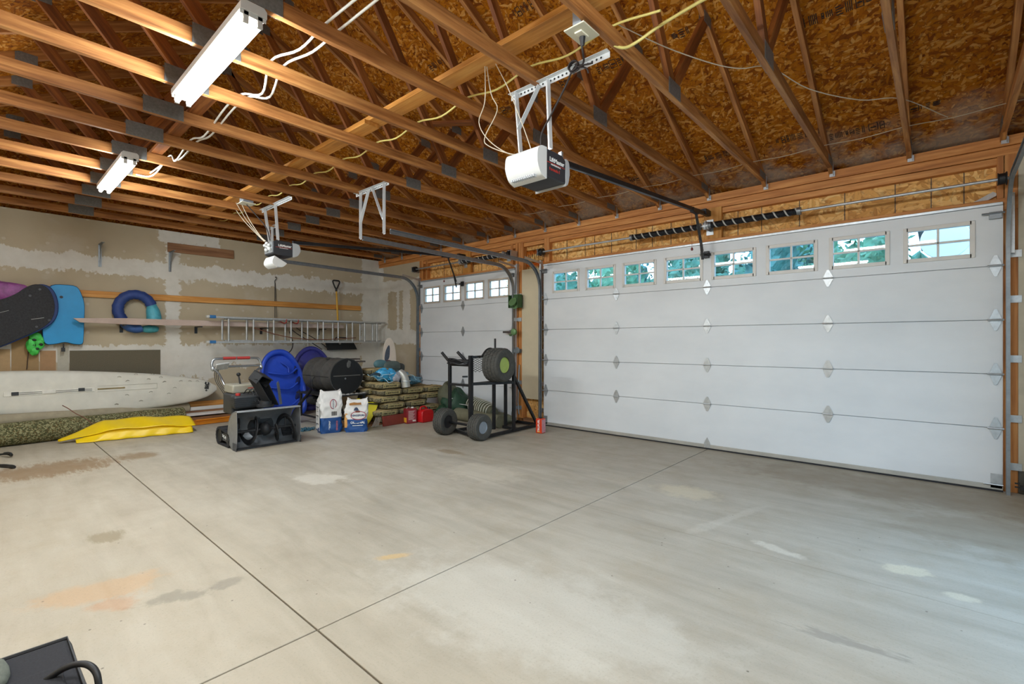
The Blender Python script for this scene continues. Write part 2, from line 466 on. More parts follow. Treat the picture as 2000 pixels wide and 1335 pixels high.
RUBBER = pm('26262a', .75, 0, .25, 30, .4, 'black_rubber')

t = NT('door_skin'); co = t.co()
s1 = t.noise(co, 60, 3, .6); s2 = t.noise(t.map(co, (1.1, 1, 2.2)), 1.0, 4, .6)
colr = t.ramp(s2, [(.3, C('dadde0')), (.7, C('e6e8ea'))])
t.bump(s1, .16, .003)
WHITE_DOOR = t.done(colr, .42, None, .4)
DOOR_TRIM = pm('e0dcd6', .5, 0, .05, 12, 0, 'window_trim_white')
WIN_TAN = pm('c9bdb0', .55, 0, .10, 12, 0, 'window_stop_tan')

t = NT('window_glass'); t.n.remove(t.b)
tr = t.n.new('ShaderNodeBsdfTransparent'); tr.inputs[0].default_value = (.74, .90, .97, 1)
gl = t.n.new('ShaderNodeBsdfGlossy'); gl.inputs['Roughness'].default_value = .015
fr = t.n.new('ShaderNodeFresnel'); fr.inputs[0].default_value = 1.6
mx = t.n.new('ShaderNodeMixShader'); gb = t.n.new('ShaderNodeNewGeometry').outputs['Backfacing']
t.l.new(t.math('MULTIPLY', fr.outputs[0], t.math('SUBTRACT', 1.0, gb)), mx.inputs[0]); t.l.new(tr.outputs[0], mx.inputs[1]); t.l.new(gl.outputs[0], mx.inputs[2])
t.l.new(mx.outputs[0], t.n.get('Material Output').inputs[0])
GLASS = t.m

t, col = osb_mat('roof_sheathing', ['6f3f1c', '96602e', 'b07838', 'a26a34', 'c28c4a', 'd0a264'], '4e2c14', 1.35)
X, Y, Z = t.xyz(t.co())
nz = t.noise(t.co(), 2.4, 4, .6)
frost = t.math('MULTIPLY', t.step(t.math('ADD', Y, t.math('MULTIPLY', t.math('SUBTRACT', nz, .5), .5)), 3.59 - .42, 3.59 - .05), t.step(nz, .38, .62))
col = t.mix(t.math('MULTIPLY', frost, .55), col, C('b3aca0'))
OSB_ROOF = t.done(col, .8, None, .2)
t, col = osb_mat('wall_sheathing', ['b98238', 'd09a48', 'e3af5c', 'dfa852', 'f0c474', 'eac67c'], '9a6a34', .9, sat=.95, hue=.495, val=1.14)
OSB_WALL = t.done(col, .75, None, .2)

def osb_obj(mb, name, mat, M, parent=None):
    """sheet whose local XY is the face of the board"""
    Mi = M.inverted(); mb.v = [tuple(Mi @ Vector(v)) for v in mb.v]
    o = mb.build(name, mat); o.matrix_basis = M
    if parent is not None:
        o.parent = parent; o.matrix_basis = Matrix.Translation(-parent.location) @ M
    return o

# ------------------------------------------------------------------ floor
XL, XR, YB, YF = -6.96, 2.86, -7.32, 0.05
ZC = 3.0
g = .004
mb = MB()
for x0, x1 in ((XL - .15, -g), (g, XR + .15)):
    for y0, y1 in ((YB - .15, -4.74 - g), (-4.74 + g, .22)):
        mb.box(x0, x1, y0, y1, -.10, 0)
fl = struct(mb.build('floor', floor_mat(), bevel=.003))
struct(MB().box(XL - .15, XR + .15, YB - .15, .22, -.14, -.012).build('trim_1', pm('6a6152', .9, 0, .2, 8, .2, 'joint_dirt')))

# ------------------------------------------------------------------ walls
DW = drywall_mat(); DWF = drywall_mat(True)
struct(MB().box(XL - .12, XL, YB - .12, YF + .12, 0, ZC).build('wall_left', DW))
wb = MB()
wb.box(XL - .12, XR + .12, YB - .12, YB, 0, ZC)
struct(wb.build('wall_back', DW))
# right wall with a window opening
wr = MB(); wy0, wy1, wz0, wz1 = -3.6, -1.2, .12, 2.15
wr.box(XR, XR + .12, YB - .12, wy0, 0, ZC).box(XR, XR + .12, wy1, YF + .12, 0, ZC).box(XR, XR + .12, wy0, wy1, 0, wz0).box(XR, XR + .12, wy0, wy1, wz1, ZC)
struct(wr.build('wall_right', DW))
win = sempty('window_1', (XR + .06, (wy0 + wy1) / 2, wz0))
m = MB()
for a in ((wy0, wy0 + .05, wz0, wz1), (wy1 - .05, wy1, wz0, wz1), (wy0, wy1, wz0, wz0 + .05), (wy0, wy1, wz1 - .05, wz1), (-2.525, -2.475, wz0, wz1)):
    m.box(XR + .03, XR + .09, a[0], a[1], a[2], a[3])
m.build('window_frame', WHITEP, win, bevel=.004)
MB().box(XR + .058, XR + .062, wy0 + .05, wy1 - .05, wz0 + .05, wz1 - .05).build('glass_pane', GLASS, win)
lp = area_light('window_portal', (.07, 0, (wz1 - wz0) / 2), wz1 - wz0, wy1 - wy0, 1, (0, PI / 2, 0), (1, 1, 1), win); lp.data.cycles.is_portal = True

# front wall: drywall left, framing, header, column, right jamb
wf = sempty('wall_front', (0, .12, 0))
DO = [(-4.235, 1.2192, 4), (0.0, 2.4384, 8)]
DH = 2.43
MB().box(XL, -5.52, YF, .17, 0, ZC - .16).build('drywall_panel', DWF, wf)
osbM = frame((0, .13, 0), (1, 0, 0), (0, 0, 1))
osb_obj(MB().box(-5.55, 2.62, .13, .145, 2.36, 2.90), 'header_sheathing', OSB_WALL, osbM, wf)
osb_obj(MB().box(-3.02, -2.44, .13, .145, 0, 2.9), 'column_sheathing', OSB_WALL, osbM, wf)
for (z0, z1, y0, y1) in ((2.915, 2.998, .04, .17), (2.835, 2.912, .055, .17)):
    o = beam('top_plate', (XL, (y0 + y1) / 2, (z0 + z1) / 2), (XR, (y0 + y1) / 2, (z0 + z1) / 2), y1 - y0, z1 - z0, WOOD_FRAME, wf)
beam('top_plate', (-5.5, .10, 2.80), (2.5, .10, 2.80), .08, .06, WOOD_FRAME, wf)
for (cx, hw, n_) in DO:
    beam('opening_header', (cx - hw - .09, .08, 2.425), (cx + hw + .09, .08, 2.425), .10, .10, WOOD_FRAME, wf)
    beam('spring_pad', (cx + .05, .06, 2.47), (cx + .05, .06, 2.84), .20, .05, WOOD_LIGHT, wf, up=(0, 1, 0))
for x in (-5.515, -5.46, -3.02, -2.955, -2.905, -2.44, 2.485):
    beam('jamb_stud', (x, .095, .0), (x, .095, 2.84), .05 if x != 2.485 else .09, .10 if x != 2.485 else .09, WOOD_FRAME, wf, up=(0, 1, 0))
for x in (-2.395, 2.43, -5.33, -3.13):
    beam('cripple_stud', (x, .09, 2.47), (x, .09, 2.84), .05, .08, WOOD_FRAME, wf, up=(0, 1, 0))
for x in (.30, .55, .92, 1.32, 1.72, 1.98, 2.2, -.5, -.75, -.98, -1.35, -1.62, -1.78, -2.1, -4.9, -4.4, -3.9, -3.5):
    MB().box(x, x + .006, .126, .131, 2.47, 2.80).build('nail_seam', STEEL_D, wf)
beam('bottom_plate', (-3.0, .09, .03), (-2.44, .09, .03), .09, .06, WOOD_DIM, wf)
MB().box(-2.895, -2.495, .028, .045, .375, 2.40).build('column_panel', pm('d3c5a8', .8, 0, .07, 2.5, .1, 'aged_cream_board'), wf, bevel=.002)
MB().box(2.53, XR, .045, .17, .19, ZC - .16).build('drywall_strip', pm('cfc6b2', .85, 0, .14, 5, .1, 'spotted_drywall'), wf)
MB().box(2.53, XR, .03, .17, 0, .19).build('stem_wall', pm('55524b', .95, 0, .4, 14, .8, 'rough_stem_concrete'), wf, bevel=.01)
MB().box(-2.44, -2.40, .045, .07, 0, 2.40).build('stop_moulding', DOOR_TRIM, wf)

# gable ends and roof deck
RY, RZ0, RS = -3.59, 2.97, .5
def zt(y): return RZ0 + RS * (abs(y) if y > RY else abs(-7.18 - y))
ceil = sempty('ceiling', (0, RY, 4.8))
def roofM(front):
    if front: return frame((0, 0, RZ0 + .1), (1, 0, 0), (0, -1, RS))
    return frame((0, -7.18, RZ0 + .1), (1, 0, 0), (0, -1, -RS))
zr = RZ0 + .1 + RS * 3.59
OSB_IN = OSB_ROOF
deck = MB().add([(XL - .4, .55, RZ0 + .1 - RS * .55), (XR + .4, .55, RZ0 + .1 - RS * .55), (XR + .4, RY, zr), (XL - .4, RY, zr),
                 (XL - .4, .55, RZ0 + .13 - RS * .55), (XR + .4, .55, RZ0 + .13 - RS * .55), (XR + .4, RY, zr + .03), (XL - .4, RY, zr + .03)],
                [(0, 1, 2, 3), (7, 6, 5, 4), (0, 4, 5, 1), (1, 5, 6, 2), (3, 2, 6, 7), (0, 3, 7, 4)])
d1 = deck.build('roof_deck', OSB_ROOF, ceil)
deck = MB().add([(XL - .4, -7.75, RZ0 + .1 - RS * .57), (XR + .4, -7.75, RZ0 + .1 - RS * .57), (XR + .4, RY, zr), (XL - .4, RY, zr),
                 (XL - .4, -7.75, RZ0 + .13 - RS * .57), (XR + .4, -7.75, RZ0 + .13 - RS * .57), (XR + .4, RY, zr + .03), (XL - .4, RY, zr + .03)],
                [(0, 1, 2, 3), (7, 6, 5, 4), (0, 4, 5, 1), (1, 5, 6, 2), (3, 2, 6, 7), (0, 3, 7, 4)])
deck.build('roof_deck', OSB_ROOF, ceil)
# eave blocking over both long walls
for y0 in (.16, -7.40):
    MB().box(XL - .1, XR + .1, y0, y0 + .03, 2.93, 3.12).build('eave_blocking', pm('4d341f', .8, 0, .3, 6, .2, 'dark_blocking'), ceil)
for gx, gn in ((XL - .1, 'wall_left_gable'), (XR + .1, 'wall_right_gable')):
    gp = MB().prism([(YB - .1, ZC), (YF + .12, ZC), (YF + .12, 3.0), (RY, zr), (YB - .1, 3.0)][0:2] + [(RY, zr)], 0, .02, frame((gx, 0, 0), (0, 1, 0), (0, 0, 1)))
    struct(gp.build('wall_left_2' if gx < 0 else 'wall_right_2', OSB_ROOF))
# ink grade stamps on the roof boards
INK = pm('2b2119', .9, 0, .3, 40, 0, 'black_stamp_ink')
rnd = random.Random(4)
def stamp(x, y, w, h=.085):
    z = RZ0 + .1 + RS * abs(y) - .002
    M = frame((x, y, z), (1, 0, 0), (0, -1, RS)); mb = MB(); cx = -w / 2
    while cx < w / 2:
        ww = rnd.choice((.018, .035, .05, .07)); hh = h * rnd.choice((.6, .8, 1, 1)); k = rnd.random()
        if k < .35:
            for a in range(int(ww / .012)): mb.prism([(cx + a * .012, -hh / 2), (cx + a * .012 + .006, -hh / 2), (cx + a * .012 + .006, hh / 2), (cx + a * .012, hh / 2)], 0, .0005, M)
        elif k < .75:
            for (a, b, c_, d) in ((0, ww, -hh / 2, -hh / 2 + .006), (0, ww, hh / 2 - .006, hh / 2), (0, .006, -hh / 2, hh / 2), (ww - .006, ww, -hh / 2, hh / 2), (.2 * ww, .8 * ww, -.01, .004)):
                mb.prism([(cx + a, c_), (cx + b, c_), (cx + b, d), (cx + a, d)], 0, .0005, M)
        else:
            for b in range(4): mb.prism([(cx, -hh / 2 + b * hh / 4), (cx + ww * rnd.uniform(.5, 1), -hh / 2 + b * hh / 4), (cx + ww * .9, -hh / 2 + b * hh / 4 + .009), (cx, -hh / 2 + b * hh / 4 + .009)], 0, .0005, M)
        cx += ww + .012
    mb.build('ink_stamp', INK, ceil)
for x, y, w in ((1.44, -1.40, .42), (.38, -1.70, .16), (-.75, -2.43, .28), (1.02, -.40, .40), (1.45, -.30, .45), (1.95, -.385, .22), (.26, -.41, .28), (-.66, -.37, .3),
                (-2.0, -2.41, .3), (-1.35, -2.43, .2), (-.31, -1.69, .3), (-.9, -1.70, .25), (-1.7, -.38, .3), (-1.6, -1.70, .25), (2.2, -1.4, .2)):
    stamp(x, y, w)

# ------------------------------------------------------------------ roof trusses
ORD = ['nearest the left wall', 'second out from the left wall', 'third out from the left wall', 'fourth out from the left wall', 'fifth out from the left wall',
       'sixth out from the left wall', 'seventh out from the left wall', 'eighth out from the left wall', 'ninth out from the left wall', 'tenth out from the left wall',
       'just left of the large opener', 'right over the large opener rail', 'carrying the outlet box', 'third from the right wall', 'second from the right wall', 'nearest the right wall']
def make_truss():
    root = thing('roof_truss', 'x', 'roof truss', (0, RY, ZC), 'timber roof trusses')
    yl, yr = -7.20, .12
    beam('bottom_chord', (0, yl, ZC + .0445), (0, yr, ZC + .0445), .038, .089, WOOD_CHORD, root)
    for a, b in (((0, .42, zt(0) - .21 + .05), (0, RY + .02, zt(RY) + .05)), ((0, -7.6, zt(0) - .21 + .05), (0, RY - .02, zt(RY) + .05))):
        beam('top_chord', a, b, .038, .089, WOOD_CHORD, root)
    n1, n2, r = (-2.42, 3.07), (-4.77, 3.07), (RY, zt(RY) + .03)
    for a, b in ((n1, (-1.77, zt(-1.77) + .04)), (n1, (r[0] + .04, r[1])), (n2, (r[0] - .04, r[1])), (n2, (-5.42, zt(-5.42) + .04))):
        beam('web', (0, a[0], a[1]), (0, b[0], b[1]), .038, .085, WOOD_WEB, root, up=(0, 1, 0))
    for (y, z, w, h) in ((-2.42, 3.06, .20, .11), (-4.77, 3.06, .26, .12), (-1.77, zt(-1.77) + .03, .15, .09), (-5.42, zt(-5.42) + .03, .15, .09), (RY, zt(RY) + .03, .17, .12), (-.14, 3.05, .2, .07)):
        for s in (-1, 1):
            MB().box(s * .021 - .0012, s * .021 + .0012, y - w / 2, y + w / 2, z - h / 2, z + h / 2).build('gusset_plate', PLATE, root)
    for s in (1,):
        mb = MB().box(.020, .023, -.005, .035, 2.94, 3.07); mb.box(-.012, .035, .024, .028, 2.93, 2.985)
        mb.build('hurricane_tie', GALV, root)
    return root
proto = make_truss()
for i in range(16):
    k = i - 11
    o = proto if i == 0 else copy_tree(proto)
    o.location = (.61 * k, RY, ZC)
    o['label'] = 'brown timber roof truss ' + ORD[i]
del i
# ------------------------------------------------------------------ overhead doors
JZ = [0.5334, .9906, 1.4478, 1.905]
def diamond(mb, x, z, w=.085, h=.17, y=-.004, end=False):
    M = frame((x, y, z), (1, 0, 0), (0, 0, 1))
    mb.prism([(-.008, h / 2), (.008, h / 2), (w / 2, .012), (w / 2, -.012), (.008, -h / 2), (-.008, -h / 2), (-w / 2, -.012), (-w / 2, .012)], 0, .004, M)
    mb.cyl((x - w / 2, y - .012, z), (x + w / 2 + (.07 if end else 0), y - .012, z), .007, 8)
    for s in (-1, 1): mb.cyl((x, y - .008, z + s * h * .28), (x, y - .001, z + s * h * .28), .006, 6)
for di, (cx, hw, nw) in enumerate(DO):
    d = sempty('door_%d' % (di + 1), (cx, .02, 0))
    x0, x1 = cx - hw, cx + hw
    zs = [.045] + JZ + [2.41]
    for s in range(4):
        MB().box(x0, x1, 0, .045, zs[s] + .002, zs[s + 1] - .002).build('door_section', WHITE_DOOR, d, bevel=.004)
    for z in JZ: MB().box(x0 + .002, x1 - .002, .020, .043, z - .03, z + .03).build('joint_lip', WHITE_DOOR, d)
    # top section with window openings
    z0, z1 = zs[4] + .002, zs[5]
    wz0, wz1, ww = 2.008, 2.288, .438
    pitch = .58 if di else .575
    cxs = [cx + (k - (nw - 1) / 2) * pitch for k in range(nw)]
    m = MB().box(x0, x1, 0, .045, z0, wz0).box(x0, x1, 0, .045, wz1, z1)
    e = [x0] + [v for c in cxs for v in (c - ww / 2, c + ww / 2)] + [x1]
    for k in range(0, len(e), 2): m.box(e[k], e[k + 1], 0, .045, wz0, wz1)
    m.build('door_section', WHITE_DOOR, d)
    for c in cxs:
        f = MB()
        for (a, b, c0, c1) in ((c - ww / 2 - .022, c - ww / 2 + .014, wz0 - .02, wz1 + .02), (c + ww / 2 - .014, c + ww / 2 + .022, wz0 - .02, wz1 + .02),
                               (c - ww / 2, c + ww / 2, wz0 - .02, wz0 + .016), (c - ww / 2, c + ww / 2, wz1 - .014, wz1 + .02)):
            f.box(a, b, -.010, .040, c0, c1)
        f.box(c - .009, c + .009, .002, .03, wz0, wz1).box(c - ww / 2, c + ww / 2, .002, .03, (wz0 + wz1) / 2 - .009, (wz0 + wz1) / 2 + .009)
        fo = f.build('window_frame', DOOR_TRIM if di else WIN_TAN, d, bevel=.003)
        MB().box(c - ww / 2, c + ww / 2, .014, .018, wz0, wz1).build('window_pane', GLASS, fo)
    MB().box(x0, x1, -.012, .03, 2.412, 2.438).build('top_strip', GALV, d, bevel=.003)
    MB().box(x0, x1, -.006, .045, .016, .058).build('bottom_rail', pm('b9b6ae', .45, .4, .12, 8, 0, 'worn_aluminium'), d, bevel=.003)
    MB().box(x0, x1, 0, .05, .0, .018).build('bottom_seal', RUBBER, d)
    hx = [(cx, False)] if not di else [(-1.2, False), (0, False), (1.2, False)]
    for z in JZ:
        for x, en in hx: m = MB(); diamond(m, x, z); m.build('hinge', GALV, d)
        for x in (x0 + .045, x1 - .045): m = MB(); diamond(m, x, z, .075, .18, -.004, False); m.cyl((x - .05, -.022, z), (x + .05, -.022, z), .008, 8); m.build('roller_hinge', GALV, d)
    for sx in (x0 + .04, x1 - .04):
        m = MB().box(sx - .035, sx + .035, -.006, -.001, .03, .15); m.cyl((sx - .08, -.02, .06), (sx + .04, -.02, .06), .006, 8); m.build('bottom_bracket', GALV, d)
        m = MB().box(sx - .045, sx + .03, -.03, -.001, 2.30, 2.36); m.cyl((sx - .09, -.03, 2.345), (sx + .05, -.03, 2.345), .008, 8); m.build('top_roller_bracket', GALV_D, d)
    if di:
        MB().prism([(-.035, 0), (.035, 0), (.035, .05), (0, .12), (-.035, .05)], 0, .006, frame((0, -.002, .02), (1, 0, 0), (0, 0, 1))).build('centre_bracket', GALV, d)

# ------------------------------------------------------------------ tracks (C channels bent from vertical to horizontal)
def track(label, x, side, yend, zend, name='door_track', hang=None):
    """side: +1 channel opens to +x"""
    path = [(-.055, .0), (-.055, 1.0), (-.055, 2.06)]
    R_ = .38
    for k in range(1, 9):
        a = PI / 2 * k / 8
        path.append((-.055 - R_ + R_ * math.cos(a), 2.06 + (zend - .03 - 2.06) * math.sin(a)))
    path += [(-1.3, zend - .02), (yend, zend)]
    path = path[:]
    t_ = thing(name, label, 'door track', (x, -.055, 0), 'tracks of the overhead doors')
    prof = [(0, -.026), (.024, -.026), (.024, -.018), (.004, -.018), (.004, .018), (.024, .018), (.024, .026), (0, .026)]
    vs_ = []; n = len(prof); k = len(path)
    for i, (y, z) in enumerate(path):
        a = path[max(i - 1, 0)]; b = path[min(i + 1, k - 1)]
        ty, tz = b[0] - a[0], b[1] - a[1]; L = math.hypot(ty, tz); ty /= L; tz /= L
        for (u, v) in prof: vs_.append((x + side * u, y - tz * v, z + ty * v))
    fs = [(i * n + j, i * n + (j + 1) % n, (i + 1) * n + (j + 1) % n, (i + 1) * n + j) for i in range(k - 1) for j in range(n)]
    fs += [tuple(range(n)), tuple((k - 1) * n + j for j in range(n))]
    MB().add(vs_, fs).build('channel', GALV_D, t_, smooth=.5)
    for z in (.22, .62, 1.12, 1.62, 2.0):
        m = MB().box(x - .01 if side < 0 else x - .07, x + .07 if side < 0 else x + .01, -.03, .04, z - .025, z + .025)
        m2 = MB(); sx = -side
        m2.box(min(x, x + sx * .075), max(x, x + sx * .075), .034, .040, z - .03, z + .03); m2.box(x - .003, x + .003, -.06, .040, z - .025, z + .025)
        m2.build('jamb_bracket', GALV, t_)
    m2 = MB(); sx = -side
    m2.box(min(x, x + sx * .03), max(x, x + sx * .03), -.02, .03, 2.0, 2.50); m2.bar((x, .0, 2.46), (x, -.40, zend + .02), .004, .035); m2.build('flag_bracket', GALV, t_)
    return t_
tL1 = track('galvanised track along the left side of the small garage door', -5.475, 1, -2.72, 2.50)
tR1 = track('galvanised track on the right side of the small garage door', -2.985, -1, -2.72, 2.475)
tL2 = track('galvanised track on the left side of the wide garage door', -2.475, 1, -2.70, 2.475)
tR2 = track('galvanised track on the right side of the wide garage door', 2.475, -1, -2.70, 2.60)

def perf(mb, p, q, w=.032, up=(0, 1, 0)):
    """angle iron: two legs"""
    p = Vector(p); q = Vector(q); d = (q - p).normalized(); u = Vector(up); u = (u - d * u.dot(d)).normalized(); a = d.cross(u)
    mb.bar(p, q, w, .003, tuple(u))
    mb.bar(p + a * w / 2 - u * w / 2, q + a * w / 2 - u * w / 2, .003, w, tuple(u))
def holes(mb, p, q, nrm, step=.032, r=.007, off=.0025):
    p = Vector(p); q = Vector(q); L = (q - p).length; d = (q - p).normalized(); n = Vector(nrm)
    for k in range(1, int(L / step)):
        c = p + d * k * step; mb.cyl(c + n * (off - .001), c + n * (off + .0008), r, 6)
PERF = pm('dfe1e2', .4, .25, .06, 20, .05, 'bright_zinc_angle')
HOLE = pm('20201f', .8, 0, .1, 5, 0, 'hole_shadow_black')
def hanger(name, label, bar_, legs, group=None):
    b0, b1 = Vector(bar_[0]), Vector(bar_[1])
    h = thing(name, label, 'hanger', tuple((b0 + b1) / 2), group)
    m = MB(); perf(m, b0, b1, .036, (0, 1, 0)); o = m.build('cross_angle', PERF, h)
    m = MB(); holes(m, b0 + Vector((0, -.002, 0)), b1 + Vector((0, -.002, 0)), (0, -1, 0)); m.build('hole_row', HOLE, o)
    for (p, q, nm) in legs:
        p = Vector(p); q = Vector(q); m = MB(); perf(m, p, q, .036, (0, 1, 0)); o = m.build(nm, PERF, h)
        m = MB(); holes(m, p + Vector((0, -.002, 0)), q + Vector((0, -.002, 0)), (0, -1, 0)); m.build('hole_row', HOLE, o)
    return h
hanger('track_hanger', 'perforated steel hanger carrying the two middle door tracks', ((-3.14, -2.72, 3.0), (-2.46, -2.72, 3.0)),
       [((-3.01, -2.73, 3.0), (-3.01, -2.73, 2.46), 'drop_leg'), ((-2.83, -2.735, 3.0), (-3.00, -2.735, 2.66), 'diagonal_brace'),
        ((-2.53, -2.73, 3.0), (-2.53, -2.73, 2.45), 'drop_leg'), ((-2.76, -2.735, 3.0), (-2.55, -2.735, 2.62), 'diagonal_brace')])
hanger('track_hanger', 'perforated steel hanger at the rear end of the leftmost door track', ((-5.62, -2.72, 3.0), (-5.35, -2.72, 3.0)),
       [((-5.50, -2.73, 3.0), (-5.50, -2.73, 2.50), 'drop_leg')])

# ------------------------------------------------------------------ torsion shafts
SPRING = pm('232326', .45, .5, .3, 40, .3, 'black_spring_wire')
STRIPE = pm('b9b7b0', .6, 0, .15, 30, 0, 'faded_white_paint')
def shaft(label, x0, x1, z, springs, pads):
    y = -.085; root = thing('torsion_shaft', label, 'torsion spring shaft', ((x0 + x1) / 2, y, z), 'torsion shafts over the garage doors')
    MB().cyl((x0 - .06, y, z), (x1 + .06, y, z), .0127, 14).build('shaft', GALV, root, smooth=.8)
    for xd, s in ((x0, 1), (x1, -1)):
        M = Matrix.Translation((xd, y, z)) @ Euler((0, PI / 2 * s, 0)).to_matrix().to_4x4()
        MB().lathe([(.02, -.03), (.055, -.03), (.055, -.024), (.045, -.018), (.045, .018), (.052, .022), (.052, .026), (.02, .026)], 20, M).build('cable_drum', STEEL_D, root, smooth=.5)
        MB().box(xd - s * .06 - .003, xd - s * .06 + .003, y - .04, .04, z - .05, z + .05).build('bearing_plate', GALV, root)
    for (a, b) in springs:
        n = int(abs(b - a) / .0075); pts = []
        m = MB()
        prof = []
        for k in range(n + 1):
            xx = a + (b - a) * k / n; prof.append((.036 if k % 2 else .0325, xx))
        M = Matrix.Translation((0, y, z)) @ Matrix(((0, 0, 1, 0), (1, 0, 0, 0), (0, 1, 0, 0), (0, 0, 0, 1)))
        so = MB().lathe(prof, 18, M).build('spring', SPRING, root, smooth=.8)
        sm_ = MB(); turns = (b - a) / .105; nn = int(turns * 16); wv = .017
        V = []
        for k in range(nn + 1):
            an = 2 * PI * k / 16; xx = a + (b - a - wv) * k / nn
            for dx in (0, wv): V.append((xx + dx, y + .0372 * math.cos(an), z + .0372 * math.sin(an)))
        sm_.add(V, [(2 * k, 2 * k + 1, 2 * k + 3, 2 * k + 2) for k in range(nn)])
        sm_.build('winding_stripe', STRIPE, so, smooth=1, solid=.0008)
        for e in (a, b): MB().cyl((e - .018, y, z), (e + .018, y, z), .040, 16).build('winding_cone', GALV_D, root, smooth=.6)
    for x in pads:
        m = MB().box(x - .003, x + .003, y - .05, .034, z - .05, z + .05).box(x - .04, x + .04, .028, .034, z - .09, z + .09)
        m.cyl((x - .03, y, z), (x + .03, y, z), .045, 16); m.build('centre_bracket', GALV, root)
shaft('long steel shaft with two dark striped springs above the wide garage door', -2.405, 2.425, 2.61, [(-.93, -.06), (.06, .96)], [0.02])
shaft('shorter steel shaft with one striped spring above the small garage door', -5.50, -3.06, 2.66, [(-4.20, -3.22)], [-3.17, -4.2])
# ------------------------------------------------------------------ fluorescent fixtures
t = NT('lit_fluorescent_tube'); t.b.inputs['Base Color'].default_value = (1, 1, 1, 1)
t.b.inputs['Emission Color'].default_value = (1.0, .965, .90, 1); t.b.inputs['Emission Strength'].default_value = 9.0
TUBE = t.m
LCOL = (.86, .955, 1.0)
LWHITE = pm('c9c9c6', .4, .1, .04, 8, 0, 'enamelled_white_steel')
def lamp(label, x0, x1, y, z=2.93, power=LAMP_POWER):
    root = thing('fluorescent_lamp', label, 'ceiling light', ((x0 + x1) / 2, y, 3.0), 'fluorescent lamps under the trusses')
    m = MB().prism([(-.065, .0), (.065, .0), (.065, .035), (.05, .052), (-.05, .052), (-.065, .035)], x0 - .01, x1 + .01, frame((0, y, z + .018), (0, 1, 0), (0, 0, 1)))
    m.build('housing', LWHITE, root, bevel=.002)
    for xe, s in ((x0, -1), (x1, 1)):
        m = MB().box(min(xe, xe - s * .004), max(xe, xe - s * .004), y - .064, y + .064, z - .002, z + .02)
        for dy in (-.034, .034): m.box(min(xe, xe - s * .016), max(xe, xe - s * .016), y + dy - .013, y + dy + .013, z - .038, z + .02)
        m.build('lamp_holder', LWHITE, root, bevel=.002)
    for dy in (-.034, .034):
        MB().cyl((x0 + .014, y + dy, z - .016), (x1 - .014, y + dy, z - .016), .0175, 14).build('fluorescent_tube', TUBE, root, smooth=.9)
    if power:
        area_light('lamp_light', (0, 0, z - .04 - 3.0), x1 - x0, .11, power * .55, (0, 0, 0), LCOL, root)
        # sideways and upward spill of the bare tubes
        for s in (-1, 1):
            area_light('lamp_spill', (0, s * .068, z - .012 - 3.0), x1 - x0, .03, power * .50, (s * PI * .40, 0, 0), LCOL, root)
    return root
lamp('lit twin tube fixture nearest the camera, large and glaring at upper left', -1.86, -.60, -4.785)
lamp('smaller lit twin tube fixture farther back toward the left wall', -4.80, -3.50, -4.79)
lamp('added twin tube fill light out of sight toward the right wall', .75, 2.0, -4.785)  # unseen fixture, added to brighten the right half of the room
lamp('added twin tube fill light out of sight over the back left', -3.4, -2.15, -6.5, power=20)  # added behind the camera for more light, weaker than the visible pair
lamp('added twin tube fill light out of sight over the back right', -.3, .95, -6.5, power=22)  # another unseen fixture put in as fill from the back

# ------------------------------------------------------------------ openers
GREYP = pm('34353a', .5, 0, .10, 20, .05, 'charcoal_opener_case')
LENS = pm('dcdcda', .35, 0, .03, 4, 0, 'milky_light_lens')
LENS_D = pm('b4b6b8', .35, 0, .04, 4, 0, 'grey_light_lens')
TXT_W = pm('f2f2f0', .5, 0, .01, 1, 0, 'white_print'); TXT_R = pm('c0392f', .5, 0, .01, 1, 0, 'red_print')
TXT_K = pm('151515', .6, 0, .01, 1, 0, 'black_print'); TXT_B = pm('24406f', .5, 0, .01, 1, 0, 'blue_print')
def lens_shell(yc, s, xw, z0, z1, depth, mat, name, parent, M=None):
    """curved cover bulging toward s*y"""
    m = MB(); pr = []
    for k in range(13):
        a = PI * .52 * k / 12
        pr.append((s * depth * math.sin(a) , z1 - (z1 - z0) * (k / 12.0) ** 1.0 if False else z1 - (z1 - z0) * (1 - math.cos(a)) / (1 - math.cos(PI * .52))))
    pr = [(0, z1)] + pr + [(0, z0)]
    # bulge profile in y,z swept in x
    poly = [(0.0, z1), (s * depth * .55, z1 - .004), (s * depth * .9, z1 - .03), (s * depth, z1 - .09), (s * depth * .93, z0 + .07), (s * depth * .62, z0 + .018), (s * depth * .1, z0 - .004), (0, z0)]
    sp = smooth_path([(a, b, 0) for a, b in poly], 4)
    poly = [(v.x, v.y) for v in sp]
    MM = frame((0, yc, 0), (0, 1, 0), (0, 0, 1))
    if M: MM = M @ MM
    o = m.prism([(a, b) for a, b in poly], xw[0], xw[1], MM).build(name, mat, parent, smooth=.7, bevel=.006)
    return o
